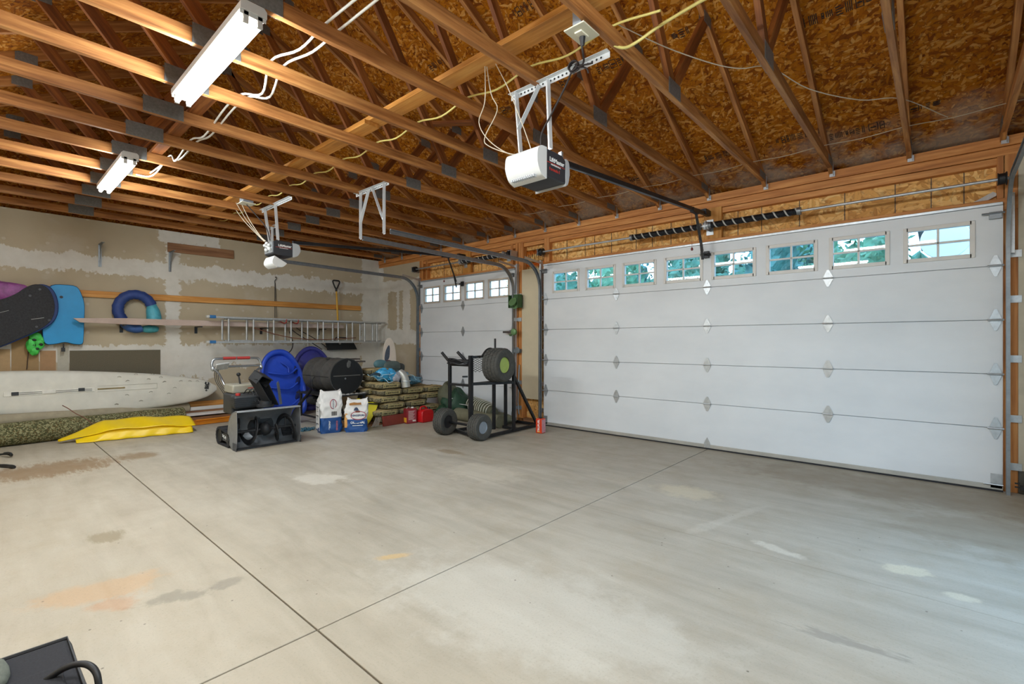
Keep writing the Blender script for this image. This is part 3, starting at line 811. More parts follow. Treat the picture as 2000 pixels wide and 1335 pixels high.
def opener(label, xc, big):
    root = thing('garage_door_opener', label, 'garage door opener', (xc, -3.15, 2.48), 'ceiling mounted door openers')
    y0, y1, z0, z1 = (-3.28, -3.02, 2.345, 2.53)
    xc0 = xc; xc = xc - .01
    m = MB().prism([(y0, z0 + .02), (y0 + .05, z0), (y1 - .02, z0), (y1, z0 + .03), (y1, z1 - .035), (y1 - .06, z1), (y0 + .04, z1), (y0, z1 - .02)], xc - .13, xc + .13, frame((0, 0, 0), (0, 1, 0), (0, 0, 1)))
    m.build('motor_case', GREYP, root, bevel=.006)
    MB().box(xc - .10, xc + .10, y0 + .06, y1 - .06, z1, z1 + .006).build('top_plate', STEEL_D, root)
    if big:
        lens_shell(y0 + .03, -1, (xc - .148, xc + .132), z0 - .012, z1 + .006, .10, LENS, 'light_lens', root)
        lens_shell(y1 - .02, 1, (xc - .135, xc + .132), z0 - .01, z1 - .012, .05, LENS_D, 'rear_lens', root)
        m = MB()
        for k in range(12): m.box(xc - .10 + k * .017, xc - .094 + k * .017, y0 - .062, y0 - .03, z0 - .012, z0 + .004)
        m.build('vent_slots', LENS_D, root)
        m = MB().box(xc + .10, xc + .125, y0 + .20, y0 + .22, z1 - .01, z1 + .03); m.build('screw_tab', GALV, root)
    else:
        lens_shell(y1 - .02, 1, (xc - .135, xc + .135), z0 + .0, z1 - .01, .10, LENS_D, 'rear_lens', root)
        # the front cover hangs open below, showing reflector and bulb
        Mh = Matrix.Translation((0, y0 + .03, z0 - .02)) @ Euler((math.radians(62), 0, 0)).to_matrix().to_4x4() @ Matrix.Translation((0, -(y0 + .03), -(z0 - .02)))
        lens_shell(y0 + .03, -1, (xc - .135, xc + .135), z0 - .17, z0 - .005, .11, LENS, 'open_light_lens', root, Mh)
        MB().box(xc - .12, xc + .12, y0 - .006, y0, z0 + .03, z1 - .02).build('reflector_plate', GALV, root)
        m = MB().lathe([(0.0, -.075), (.02, -.07), (.031, -.045), (.026, -.02), (.014, 0), (.013, .02)], 16, Matrix.Translation((xc + .03, y0 - .03, z0 + .10)) @ Euler((1.2, 0, 0)).to_matrix().to_4x4())
        m.build('light_bulb', WHITEP, root, smooth=.9)
        m = MB()
        for a, b in ((-.06, .13), (.0, .15), (.07, .12), (-.02, .07), (.08, .07)): m.blob((xc + a, y0 - .025, z0 + b), .022, .022, .02, 10, 6)
        m.build('socket_cluster', LENS, root, smooth=.9)
    # lettering on the case's right-hand face
    F = lambda y, z: frame((xc + .1312, y, z), (0, 1, 0), (0, 0, 1))
    text_mesh('maker_lettering', 'LiftMaster', .040, TXT_W, F(-3.138, 2.468), root, .0006, .0012)
    text_mesh('maker_lettering', 'PROFESSIONAL', .013, TXT_W, F(-3.15, 2.436), root, .0006, .0004, 1.25)
    MB().box(xc + .1302, xc + .1315, -3.25, -3.05, 2.443, 2.447).build('red_line', TXT_R, root)
    if big: text_mesh('model_lettering', 'Formula I', .030, TXT_R, F(-3.165, 2.405), root, .0006, .0004)
    # rail, trolley and door arm
    ry = y1 + .03
    rail_mat = STEEL_D; xc = xc0
    o = MB().bar((xc, ry, 2.555), (xc, .035, 2.765), .032, .040).build('drive_rail', rail_mat, root, bevel=.003)
    MB().bar((xc, ry, 2.535), (xc, .03, 2.79), .010, .012).build('drive_chain', GALV_D, root)
    MB().box(xc - .03, xc + .03, -.12, .035, 2.745, 2.805).build('header_bracket', STEEL_D, root, bevel=.003)
    ty = -.36; tz = 2.565 + (2.765 - 2.555) * (ty - ry) / (.035 - ry) - .02
    MB().box(xc - .022, xc + .022, ty - .12, ty + .05, tz - .03, tz + .022).build('trolley', STEEL_D, root, bevel=.004)
    m = MB().bar((xc, ty, tz), (xc + .0, ty + .20, 2.31), .006, .030, (1, 0, 0)); m.build('door_arm', STEEL_D, root)
    m = MB().bar((xc + .005, ty + .14, 2.42), (xc + .005, ty + .20, 2.21), .006, .030, (1, 0, 0)).bar((xc, ty + .17, 2.285), (xc, -.03, 2.285), .006, .026, (1, 0, 0)); m.build('curved_arm', STEEL_D, root)
    m = MB().box(xc - .03, xc + .03, -.035, -.006, 2.245, 2.325); m.cyl((xc - .05, -.035, 2.285), (xc + .05, -.035, 2.285), .014, 10); m.build('door_bracket', STEEL_D, root, bevel=.002)
    MB().tube([(xc - .02, ty - .06, tz - .03), (xc - .02, ty - .058, tz - .42)], .0022, 6).build('release_cord', pm('8d5a4a', .8, 0, .1, 20, 0, 'red_brown_cord'), root)
    MB().lathe([(0, -.02), (.012, -.014), (.014, 0), (.008, .014), (0, .018)], 10, Matrix.Translation((xc - .02, ty - .058, tz - .43))).build('release_knob', pm('6f1f1c', .5, 0, .1, 20, 0, 'dark_red_knob'), root, smooth=.9)
    return root
op2 = opener('large dark and white opener motor hanging before the wide garage door', 0.0, True)
op1 = opener('small distant opener motor with its light cover hanging open', -4.235, False)
hanger('opener_hanger', 'perforated steel hanger holding up the large opener motor', ((-.235, -3.20, 2.99), (.56, -3.20, 2.99)),
       [((-.181, -3.21, 3.0), (-.134, -3.21, 2.53), 'drop_leg'), ((.099, -3.21, 2.99), (.12, -3.21, 2.53), 'drop_leg'), ((.03, -3.215, 2.985), (-.155, -3.215, 2.74), 'diagonal_brace')], 'opener hangers')
hanger('opener_hanger', 'small distant steel hanger holding up the farther opener motor', ((-4.67, -3.20, 2.99), (-3.77, -3.20, 2.99)),
       [((-4.53, -3.21, 3.0), (-4.37, -3.21, 2.53), 'drop_leg'), ((-4.20, -3.21, 2.99), (-4.12, -3.21, 2.53), 'drop_leg')], 'opener hangers')

# ------------------------------------------------------------------ bracing and wiring above the chords
t = thing('lateral_brace', 'long flat timber brace laid across the truss bottom chords', 'brace', (-3, -3.50, 3.11))
beam('brace_board', (-6.9, -3.50, 3.109), (-1.55, -3.50, 3.109), .14, .038, WOOD_LIGHT, t)
beam('brace_board', (-2.2, -3.46, 3.148), (.78, -3.46, 3.148), .14, .038, WOOD_LIGHT, t)
t2 = thing('ridge_brace', 'diagonal timber brace running up among the truss webs', 'brace', (-3.5, -2.3, 3.8))
beam('brace_board', (-5.4, -2.90, 4.38), (-1.4, -1.62, 3.74), .089, .038, WOOD_WEB, t2)
t3 = thing('lateral_brace', 'short timber brace beneath the far trusses near the centre line', 'brace', (-3, -4.48, 3.11))
beam('brace_board', (-3.9, -4.56, 3.11), (-2.0, -4.56, 3.11), .089, .038, WOOD_WEB, t3)

CAB_W = pm('e6e3da', .5, 0, .04, 10, 0, 'white_sheathed_cable'); CAB_Y = pm('e0cf7c', .5, 0, .06, 10, 0, 'yellow_sheathed_cable')
CAB_K = pm('2b2220', .6, 0, .1, 10, 0, 'black_cord'); CAB_T = pm('cdbfa8', .6, 0, .05, 10, 0, 'thin_tan_wire'); CAB_B = pm('7a4a36', .7, 0, .1, 10, 0, 'brown_cord')
def cable(name, label, pts, r, mat, cat='cable', group=None, n=5, seg=6):
    o = MB().tube(smooth_path(pts, n), r, seg).build(name, mat, loc=pts[0], smooth=1.5)
    return tag(o, label, cat, group)
GW = 'white lamp cables over the chords'
cable('lamp_cable', 'left of two white cables running between the ceiling lamps', [(-.2, -4.36, 3.12), (-.61, -4.39, 3.10), (-.9, -4.41, 3.06), (-1.23, -4.45, 3.10), (-1.5, -4.40, 3.0), (-1.83, -4.42, 3.10), (-2.14, -4.43, 3.10), (-2.7, -4.42, 3.04), (-3.05, -4.43, 3.10), (-3.5, -4.44, 3.02), (-3.66, -4.45, 3.11), (-4.1, -4.5, 3.0), (-4.27, -4.62, 3.02)], .008, CAB_W, group=GW)
cable('lamp_cable', 'right of two white cables running between the ceiling lamps', [(.0, -4.28, 3.12), (-.61, -4.31, 3.10), (-.9, -4.33, 3.08), (-1.23, -4.37, 3.10), (-1.55, -4.33, 3.02), (-1.83, -4.37, 3.10), (-2.14, -4.38, 3.10), (-2.7, -4.37, 3.06), (-3.05, -4.38, 3.10), (-3.5, -4.40, 3.05), (-3.8, -4.42, 3.11), (-4.2, -4.5, 3.05)], .008, CAB_W, group=GW)
yp = []
for k in range(-10, 2):
    yp += [(.61 * k, -3.27, 3.10), (.61 * k + .30, -3.27, 3.055)]
cable('romex_cable', 'pale yellow cable sagging from chord to chord beside the flat brace', yp, .007, CAB_Y)
cable('romex_cable', 'yellow cable curving out of the outlet box to the upper right', [(.60, -3.40, 3.10), (.60, -3.27, 3.02), (.64, -3.19, 3.0), (.70, -3.14, 3.03), (.85, -3.12, 3.08), (1.06, -3.13, 3.10), (1.22, -3.13, 3.11), (1.8, -3.2, 3.12)], .009, CAB_Y)
wp = []
for k in range(-4, 5):
    wp += [(.61 * k, -.45, 3.10), (.61 * k + .30, -.45, 3.085)]
cable('sensor_wire', 'thin straight wire stapled to the chords close above the doors', wp, .0035, CAB_T)
cable('sensor_wire', 'thin loose wire wandering below the roof boards at upper right', [(.645, -3.267, 3.1), (.763, -2.872, 3.1), (.923, -2.52, 3.09), (1.05, -2.35, 3.08), (1.19, -2.2, 3.10), (1.343, -1.77, 3.07), (1.594, -1.31, 3.08), (1.823, -1.08, 3.10), (2.09, -.5, 3.08)], .0035, CAB_T)
G2 = 'thin tan wires feeding the large opener'
cable('opener_wire', 'leftmost thin tan wire bowing out beside the large opener hanger', [(-.25, -3.45, 3.16), (-.34, -3.36, 2.95), (-.42, -3.34, 2.83), (-.33, -3.33, 2.68), (-.18, -3.28, 2.56), (-.05, -3.25, 2.54)], .0035, CAB_T, group=G2)
cable('opener_wire', 'middle thin tan wire crossing itself beside the large opener hanger', [(-.25, -3.44, 3.16), (-.28, -3.36, 2.98), (-.24, -3.34, 2.86), (-.36, -3.34, 2.71), (-.33, -3.33, 2.64), (-.15, -3.28, 2.55), (-.03, -3.26, 2.54)], .0035, CAB_T, group=G2)
cable('opener_wire', 'rightmost thin tan wire hanging almost straight to the large opener', [(-.20, -3.42, 3.16), (-.13, -3.36, 2.98), (-.07, -3.32, 2.8), (-.03, -3.28, 2.65), (.0, -3.26, 2.54)], .0035, CAB_T, group=G2)
G1 = 'thin tan wires feeding the small opener'
for k, lab in enumerate(('leftmost thin tan wire down to the small distant opener', 'middle thin tan wire down to the small distant opener', 'rightmost thin tan wire down to the small distant opener')):
    cable('opener_wire', lab, [(-5.0 + .14 * k, -3.45, 3.09), (-4.78 + .08 * k, -3.38, 2.85), (-4.5 + .02 * k, -3.3, 2.62), (-4.38 + .02 * k, -3.28, 2.54)], .005, CAB_T, group=G1)
cable('power_cord', 'black plug cord knotted on the hanger of the large opener', [(.545, -3.50, 2.955), (.54, -3.46, 2.88), (.45, -3.32, 2.93), (.36, -3.235, 2.97), (.33, -3.23, 3.01), (.29, -3.235, 3.0), (.31, -3.24, 2.955), (.36, -3.24, 2.96), (.35, -3.23, 3.0), (.31, -3.24, 2.96), (.27, -3.25, 2.88), (.16, -3.25, 2.74), (.07, -3.24, 2.64), (.05, -3.22, 2.535)], .006, CAB_K)
m = MB(); 
for k in range(3): m.tube([(.33 + .035 * math.cos(a), -3.245 - .006 * k, 2.985 + .03 * math.sin(a)) for a in [2 * PI * j / 14 for j in range(14)]], .005, 6, True)
m.tube(smooth_path([(.34, -3.245, 2.985), (.42, -3.25, 2.96), (.47, -3.25, 2.95)], 4), .005, 6); m.tube(smooth_path([(.34, -3.25, 2.98), (.43, -3.26, 2.93), (.44, -3.25, 2.90)], 4), .005, 6)
tag(m.build('cord_bundle', CAB_K, loc=(.33, -3.245, 2.985), smooth=1.5), 'small looped bundle of black cord tied at the large opener hanger', 'cord')
# outlet box under the chord
ob = thing('outlet_box', 'grey outlet box with cream cover plate screwed to a truss chord', 'outlet', (.57, -3.50, 3.02), 'ceiling outlets')
MB().box(.535, .589, -3.56, -3.44, 2.975, 3.085).build('box_body', pm('8d9197', .6, 0, .1, 10, 0, 'grey_plastic_box'), ob, bevel=.004)
MB().box(.495, .625, -3.585, -3.425, 2.966, 2.974).build('cover_plate', pm('d9d4bd', .5, 0, .03, 5, 0, 'cream_plate'), ob, bevel=.002)
MB().box(.535, .58, -3.54, -3.465, 2.958, 2.968).build('receptacle', pm('e4dfca', .5, 0, .03, 5, 0, 'cream_receptacle'), ob, bevel=.002)
MB().cyl((.555, -3.49, 2.96), (.548, -3.48, 2.915), .017, 12, .011).build('plug', BLACKP, ob, smooth=.8)
ob = thing('outlet_box', 'small distant outlet plate above the farther opener', 'outlet', (-4.35, -3.50, 3.02), 'ceiling outlets')
MB().box(-4.42, -4.30, -3.56, -3.44, 2.975, 3.085).build('box_body', pm('8d9197', .6, 0, .1, 10, 0), ob, bevel=.004)
MB().box(-4.44, -4.28, -3.58, -3.42, 2.966, 2.974).build('cover_plate', pm('e4dfca', .5, 0, .03, 5, 0), ob, bevel=.002)
cable('power_cord', 'black cord dropping from the far outlet to the small opener', [(-4.36, -3.5, 2.96), (-4.34, -3.4, 2.85), (-4.28, -3.3, 2.7), (-4.26, -3.26, 2.54)], .007, CAB_K)
# ------------------------------------------------------------------ things fixed to or leaning on the left wall
WX = XL
o = beam('wall_rail', (WX + .02, -5.95, 1.938), (WX + .02, -.40, 1.958), .04, .092, WOOD_LIGHT); tag(o, 'long pale timber rail screwed along the left wall', 'rail')
o = beam('wall_board', (WX + .012, -3.735, 2.742), (WX + .012, -2.795, 2.748), .022, .145, WOOD_DIM); tag(o, 'short reddish brown board fixed high on the left wall', 'board')
def shelf_bracket(label, y, zt_, zb):
    m = MB(); M = frame((WX, y, 0), (1, 0, 0), (0, 0, 1))
    m.prism([(0, zt_), (.26, zt_), (.26, zt_ - .008), (.16, zt_ - .03), (.05, zt_ - .15), (.012, zb), (0, zb)], -.003, .003, M)
    m.box(WX, WX + .26, y - .018, y + .018, zt_ - .002, zt_ + .002).box(WX, WX + .003, y - .018, y + .018, zb, zt_)
    tag(m.build('shelf_bracket', GALV_D, loc=(WX, y, zt_), bevel=.001), label, 'shelf bracket', 'steel shelf brackets on the left wall')
shelf_bracket('left of two empty steel shelf brackets high on the wall', -4.54, 2.66, 2.34)
shelf_bracket('right of two steel brackets, under the short brown board', -3.70, 2.665, 2.36)
# boogie board
CY = pm('1f93cf', .45, 0, .08, 6, .05, 'cyan_foam_board'); NV = pm('1c3468', .6, 0, .15, 8, 0, 'navy_foam')
bb = thing('bodyboard', 'bright blue bodyboard hung against the timber wall rail', 'bodyboard', (WX + .09, -4.92, 1.24))
def outline(pts, n=4, closed=True):
    P = [Vector((a, b, 0)) for a, b in pts]; out = []
    k = len(P)
    for i in range(k):
        a, b, c, d = P[i - 1], P[i], P[(i + 1) % k], P[(i + 2) % k]
        for j in range(n):
            t = j / n; v = .5 * ((2 * b) + (c - a) * t + (2 * a - 5 * b + 4 * c - d) * t * t + (3 * b - a - 3 * c + d) * t ** 3); out.append((v.x, v.y))
    return out
WM = lambda x: frame((x, 0, 0), (0, 1, 0), (0, 0, 1))
bp_ = [(-5.11, 1.245), (-5.135, 1.40), (-5.125, 1.62), (-5.12, 1.80), (-5.10, 1.92), (-5.045, 2.02), (-4.92, 2.037), (-4.80, 2.02), (-4.745, 1.90), (-4.72, 1.76), (-4.725, 1.5), (-4.73, 1.33), (-4.745, 1.235), (-4.83, 1.235), (-4.92, 1.26), (-5.02, 1.235)]
bp2 = outline(bp_, 3)
MB().prism([((a + 4.92) * 1.025 - 4.92, (b - 1.63) * 1.015 + 1.63) for a, b in bp2], .0, .045, WM(WX + .055)).build('foam_core', NV, bb, bevel=.01)
MB().prism(bp2, .0, .012, WM(WX + .10)).build('deck_skin', CY, bb, bevel=.004)
m = MB().cyl((WX + .11, -4.955, 1.87), (WX + .116, -4.955, 1.87), .018, 14); m.build('leash_plug', BLACKP, bb)
m = MB().tube(smooth_path([(WX + .08, -4.93, 1.24), (WX + .085, -4.93, 1.20), (WX + .08, -4.935, 1.17)], 4), .008, 8).box(WX + .07, WX + .10, -4.955, -4.915, 1.13, 1.185); m.build('leash_strap', BLACKP, bb, bevel=.004)
# black board (snow deck) at far left
sk = thing('snow_deck', 'big black scuffed foam board slanting in front of the wall rail', 'board', (WX + .22, -5.4, 1.3))
pts = [(-5.80, 1.30), (-5.62, 1.46), (-5.47, 1.62), (-5.38, 1.72), (-5.26, 1.84), (-5.19, 1.955), (-5.12, 2.0), (-5.06, 1.98), (-5.01, 1.90), (-4.985, 1.77), (-4.99, 1.65), (-5.03, 1.52), (-5.12, 1.42), (-5.24, 1.33), (-5.40, 1.25), (-5.55, 1.18), (-5.8, 1.1)]
bpx = outline([(a, b) for a, b in [(-6.0, 1.50), (-5.72, 1.72), (-5.50, 1.80), (-5.37, 1.88), (-5.28, 1.97), (-5.19, 2.02), (-5.10, 2.00), (-5.04, 1.91), (-5.01, 1.77), (-5.02, 1.62), (-5.08, 1.50), (-5.2, 1.40), (-5.36, 1.30), (-5.55, 1.19), (-5.8, 1.1), (-6.05, 1.12)]], 3)
MB().prism([(a + .02, b + .0) for a, b in bpx], 0, .05, WM(WX + .15)).build('foam_core', NV, sk, bevel=.01)
MB().prism([(a - .02, b - .006) for a, b in bpx], 0, .016, WM(WX + .20)).build('deck_skin', pm('2a2a2d', .75, 0, .45, 55, .3, 'scuffed_black_deck'), sk, bevel=.004)
m = MB()
for (a, b) in ((-5.17, 1.95), (-5.26, 1.86), (-5.08, 1.55), (-5.2, 1.46)): m.cyl((WX + .215, a, b), (WX + .222, a, b), .014, 10)
m.build('rivets', pm('4b4b50', .5, 0, .1, 10), sk)
m = MB().bar((WX + .217, -5.25, 1.555), (WX + .217, -5.13, 1.58), .002, .006).bar((WX + .217, -5.55, 1.62), (WX + .217, -5.45, 1.66), .002, .004); m.build('scratch_marks', pm('a9a9a6', .8), sk)
pk = MB(); pk.blob((WX + .15, -5.52, 1.90), .05, .26, .12, 20, 12, .14, 3, .8); 
tag(pk.build('snow_tube_cover', pm('8d4a86', .55, 0, .45, 14, .3, 'magenta_vinyl'), loc=(WX + .15, -5.52, 1.90), smooth=.9), 'crumpled magenta vinyl cover tucked above the black board', 'cover')
m = MB(); rr = random.Random(2)
m.blob((WX + .12, -5.28, 1.955), .035, .08, .03, 12, 8, .1, 5); tag(m.build('wood_chock', WOOD_LIGHT, loc=(WX + .12, -5.28, 1.955), smooth=.8), 'small pale lump resting on the wall rail above the black board', 'block')
gs = thing('green_gloves', 'bright green gloves hanging below the black board', 'gloves', (WX + .06, -5.21, 1.25))
m = MB(); GRN = pm('45c24f', .5, 0, .35, 22, .3, 'vivid_green_vinyl')
for k, (a, b, r1, r2) in enumerate(((-5.20, 1.32, .06, .07), (-5.24, 1.22, .05, .09), (-5.17, 1.24, .055, .07), (-5.21, 1.15, .05, .06), (-5.14, 1.29, .04, .05))): m.blob((WX + .07 + .012 * (k % 2), a, b), .035, r1, r2, 12, 8, .2, k, .85)
m.build('glove_shell', GRN, gs, smooth=.7)
m = MB()
for k, (a, b) in enumerate(((-5.215, 1.29), (-5.15, 1.23), (-5.19, 1.17), (-5.22, 1.22))): m.blob((WX + .105, a, b), .012, .022, .016, 10, 6, .2, k)
m.build('glove_patches', BLACKP, gs, smooth=.7)
MB().tube([(WX + .04, -5.26, 1.38), (WX + .03, -5.27, 1.05), (WX + .02, -5.28, .90)], .004, 6).build('hanging_string', CAB_K, gs)
# swim ring
rg = thing('swim_ring', 'navy and teal water float ring hung on the wall above the plank', 'swim ring', (WX + .10, -4.15, 1.70))
cy_, cz_, R0, rr_ = -4.15, 1.74, .20, .075
def arc(a0, a1, n): return [(WX + .10, cy_ + R0 * 1.02 * math.cos(math.radians(a0 + (a1 - a0) * k / n)), cz_ + R0 * 1.12 * math.sin(math.radians(a0 + (a1 - a0) * k / n))) for k in range(n + 1)]
ap = arc(20, 225, 26); MB().tube(ap, [.07 + .004 * math.sin(k * 2.4) for k in range(27)], 14).build('ring_tube', pm('29407e', .6, 0, .25, 10, .3, 'navy_nylon'), rg, smooth=1)
MB().tube(smooth_path([(WX + .10, -3.955, 1.83), (WX + .10, -3.945, 1.76), (WX + .11, -3.93, 1.66), (WX + .12, -3.93, 1.58)], 4), [.06, .062, .068, .073, .08, .086, .09, .092, .094, .096, .097, .098, .098][:13], 12).build('teal_sleeve', pm('4fa3b4', .55, 0, .25, 14, .3, 'teal_nylon'), rg, smooth=1)
MB().tube(smooth_path([(WX + .10, -4.30, 1.58), (WX + .10, -4.24, 1.49), (WX + .11, -4.15, 1.455), (WX + .11, -4.08, 1.47)], 4), .062, 12).build('lower_tube', pm('355a96', .6, 0, .25, 10, .3, 'blue_nylon'), rg, smooth=1)
MB().blob((WX + .10, -3.98, 1.455), .05, .12, .055, 14, 8, .08, 4, .8).build('teal_tail', pm('3f8d94', .55, 0, .25, 14, .3), rg, smooth=1)
# long plank on wall pegs
o = MB().prism([(-4.85, 1.585), (-4.78, 1.53), (-4.2, 1.512), (-.9, 1.53), (-.9, 1.60), (-4.3, 1.605)], 0, .045, WM(WX + .20)).build('long_plank', pm('bfa99d', .75, 0, .18, 4, .15, 'grimy_whitewashed_plank'), bevel=.004)
tag(o, 'long grimy whitewashed plank lying level behind the ladder', 'plank')
for y in (-4.3, -3.35, -2.35, -1.3):
    m = MB().box(WX, WX + .30, y - .012, y + .012, 1.495, 1.511).box(WX, WX + .008, y - .02, y + .02, 1.40, 1.511); tag(m.build('wall_peg', STEEL_D, loc=(WX, y, 1.5)), {-4.3: 'short black steel peg beneath the swim ring end of the plank', -3.35: 'short black steel peg by the blue-footed ladder end', -2.35: 'short black steel peg below the wire hook', -1.3: 'short black steel peg left of the shovel shaft'}[y], 'peg')
# extension ladder
ld = thing('extension_ladder', 'aluminium extension ladder hung on its side along the left wall', 'ladder', (WX + .32, -1.65, 1.25))
AL = pm('bdbdbb', .4, .55, .14, 20, .1, 'scuffed_aluminium')
for (zc, x_) in ((1.663, .345), (1.262, .345)):
    MB().box(WX + x_ - .03, WX + x_ + .03, -3.22, -.03, zc - .006 - .012, zc + .012).build('side_rail', AL, ld, bevel=.002)
for (zc, x_) in ((1.64, .265), (1.285, .265)):
    MB().box(WX + x_ - .03, WX + x_ + .03, -3.02, -.08, zc - .010, zc + .010).build('side_rail', AL, ld, bevel=.002)
for y in (-2.98, -2.60, -2.27, -1.97, -1.67, -1.37, -1.07, -.77, -.50, -.22):
    MB().cyl((WX + .345, y, 1.265), (WX + .345, y, 1.66), .0155, 10).build('rung', AL, ld, smooth=.9)
for y in (-3.05, -2.68, -2.34, -2.04, -1.74, -1.44, -1.14, -.85, -.56, -.27):
    MB().cyl((WX + .265, y, 1.29), (WX + .265, y, 1.635), .0155, 10).build('rung', AL, ld, smooth=.9)
for z in (1.665, 1.262):
    m = MB().box(WX + .31, WX + .38, -3.26, -3.17, z - .024, z + .024); m.build('foot_bracket', pm('2f6fa8', .5, 0, .1, 10, 0, 'blue_plastic'), ld, bevel=.004)
    MB().box(WX + .31, WX + .38, -3.30, -3.255, z - .02, z + .02).build('rubber_foot', pm('cfcdc6', .6), ld, bevel=.008)
cable('ladder_rope', 'brown cord drooping along the lower rail of the ladder', [(WX + .37, -2.60, 1.50), (WX + .385, -2.45, 1.45), (WX + .385, -2.1, 1.36), (WX + .385, -1.7, 1.31), (WX + .385, -1.3, 1.31), (WX + .385, -.95, 1.33), (WX + .385, -.72, 1.345)], .008, CAB_B, 'rope')
for k, y in enumerate((-2.11, -1.90)):
    m = MB().tube(smooth_path([(WX + .01, y, 1.66), (WX + .16, y, 1.64), (WX + .30, y + .02, 1.60), (WX + .41, y + .02, 1.60), (WX + .42, y + .03, 1.66)], 4), .010, 8)
    tag(m.build('storage_hook', pm('a5342c', .5, 0, .1, 10, 0, 'red_dipped_hook'), loc=(WX, y, 1.65), smooth=1), ['left of two red coated hooks holding up the ladder', 'right of two red coated hooks holding up the ladder'][k], 'hook', 'red ladder hooks')
# wire hook line
m = MB().tube(smooth_path([(WX + .02, -2.119, 2.43), (WX + .03, -2.10, 2.44), (WX + .03, -2.10, 2.40), (WX + .02, -2.119, 2.37), (WX + .02, -2.12, 2.32)], 4), .006, 6).tube([(WX + .02, -2.12, 2.33), (WX + .03, -2.125, 1.70)], .005, 6).tube([(WX + .02, -2.115, 2.33), (WX + .03, -2.09, 1.70)], .004, 6)
tag(m.build('wire_hanger', STEEL_D, loc=(WX + .02, -2.119, 2.43), smooth=1), 'thin twisted wire with a loop hanging down behind the ladder', 'wire')
cable('bungee_rope', 'black cord slanting down behind the ladder to the purple sled', [(WX + .20, -2.0, 1.62), (WX + .2, -1.85, 1.45), (WX + .25, -1.6, 1.28), (WX + .28, -1.36, 1.12)], .008, CAB_K, 'cord', 'black sled cords')
cable('bungee_rope', 'second black cord slanting down just right of the first', [(WX + .20, -1.9, 1.60), (WX + .2, -1.75, 1.48), (WX + .25, -1.45, 1.30), (WX + .28, -1.22, 1.12)], .008, CAB_K, 'cord', 'black sled cords')
cable('bungee_rope', 'short looped black cord above the blue sled', [(WX + .3, -1.98, 1.45), (WX + .3, -1.92, 1.25), (WX + .33, -1.96, 1.12), (WX + .42, -2.08, 1.05)], .009, CAB_K, 'cord')
# snow shovel on the wall
sh = thing('snow_shovel', 'yellow shafted shovel with black grip and blade behind the ladder', 'shovel', (WX + .10, -.95, 1.10))
YL = pm('e0ab34', .5, 0, .06, 6, 0, 'yellow_shaft')
MB().tube([(WX + .10, -.978, 2.30), (WX + .11, -.93, 1.27)], .017, 10).build('shaft', YL, sh, smooth=1)
MB().tube(smooth_path([(WX + .10, -.98, 2.30), (WX + .10, -1.02, 2.37), (WX + .10, -1.05, 2.46), (WX + .10, -.98, 2.475), (WX + .10, -.91, 2.46), (WX + .10, -.94, 2.37), (WX + .10, -.976, 2.30)], 4), .015, 8).tube([(WX + .10, -.98, 2.32), (WX + .10, -.977, 2.26)], .022, 8).build('grip_handle', BLACKP, sh, smooth=1)
MB().prism([(-1.23, 1.265), (-.63, 1.27), (-.545, 1.11), (-1.185, 1.105)], 0, .012, WM(WX + .13)).build('blade', pm('17181a', .5, 0, .1, 10, 0, 'black_shovel_blade'), sh, bevel=.004)
MB().cyl((WX + .14, -.93, 1.235), (WX + .16, -.93, 1.235), .022, 12).build('blade_socket', pm('a39c8f', .6), sh)
m = MB().tube(smooth_path([(WX + .30, -1.12, 1.29), (WX + .30, -1.09, 1.345), (WX + .30, -1.0, 1.35), (WX + .30, -.88, 1.345)], 4), .010, 8); tag(m.build('spare_handle', BLACKP, loc=(WX + .3, -1.1, 1.3), smooth=1), 'short bent black bar resting inside the ladder under the shovel', 'bar')
# panels on wall
o = MB().box(WX + .002, WX + .010, -4.862, -3.825, .62, 1.142).build('carpet_remnant', pm('6b6352', .95, 0, .22, 120, .4, 'dark_taupe_carpet')); tag(o, 'dark taupe panel on the wall behind the white sailboard', 'panel')
o = MB().box(WX, WX + .006, -5.42, -5.165, .62, 1.40).build('hardboard_panel', pm('a4855c', .8, 0, .08, 20, 0, 'brown_hardboard')); tag(o, 'tall tan hardboard patch left of the narrow one', 'panel')
o = MB().box(WX, WX + .006, -5.155, -5.0, .62, 1.145).build('hardboard_panel', pm('ab8661', .8, 0, .08, 20, 0, 'tan_hardboard')); tag(o, 'narrow tan hardboard patch under the blue bodyboard', 'panel')
o = MB().box(WX, WX + .010, -5.8, -5.43, .62, 1.17).build('cardboard_sheet', pm('b3946c', .8, 0, .08, 20, 0)); tag(o, 'cardboard coloured sheet at the far left edge of the wall', 'panel')
o = MB().box(WX, WX + .005, -4.985, -4.87, .62, 1.20).build('grey_patch', pm('b8b2a2', .8, 0, .08, 30, 0)); tag(o, 'pale grey strip on the wall under the bodyboard strap', 'panel')
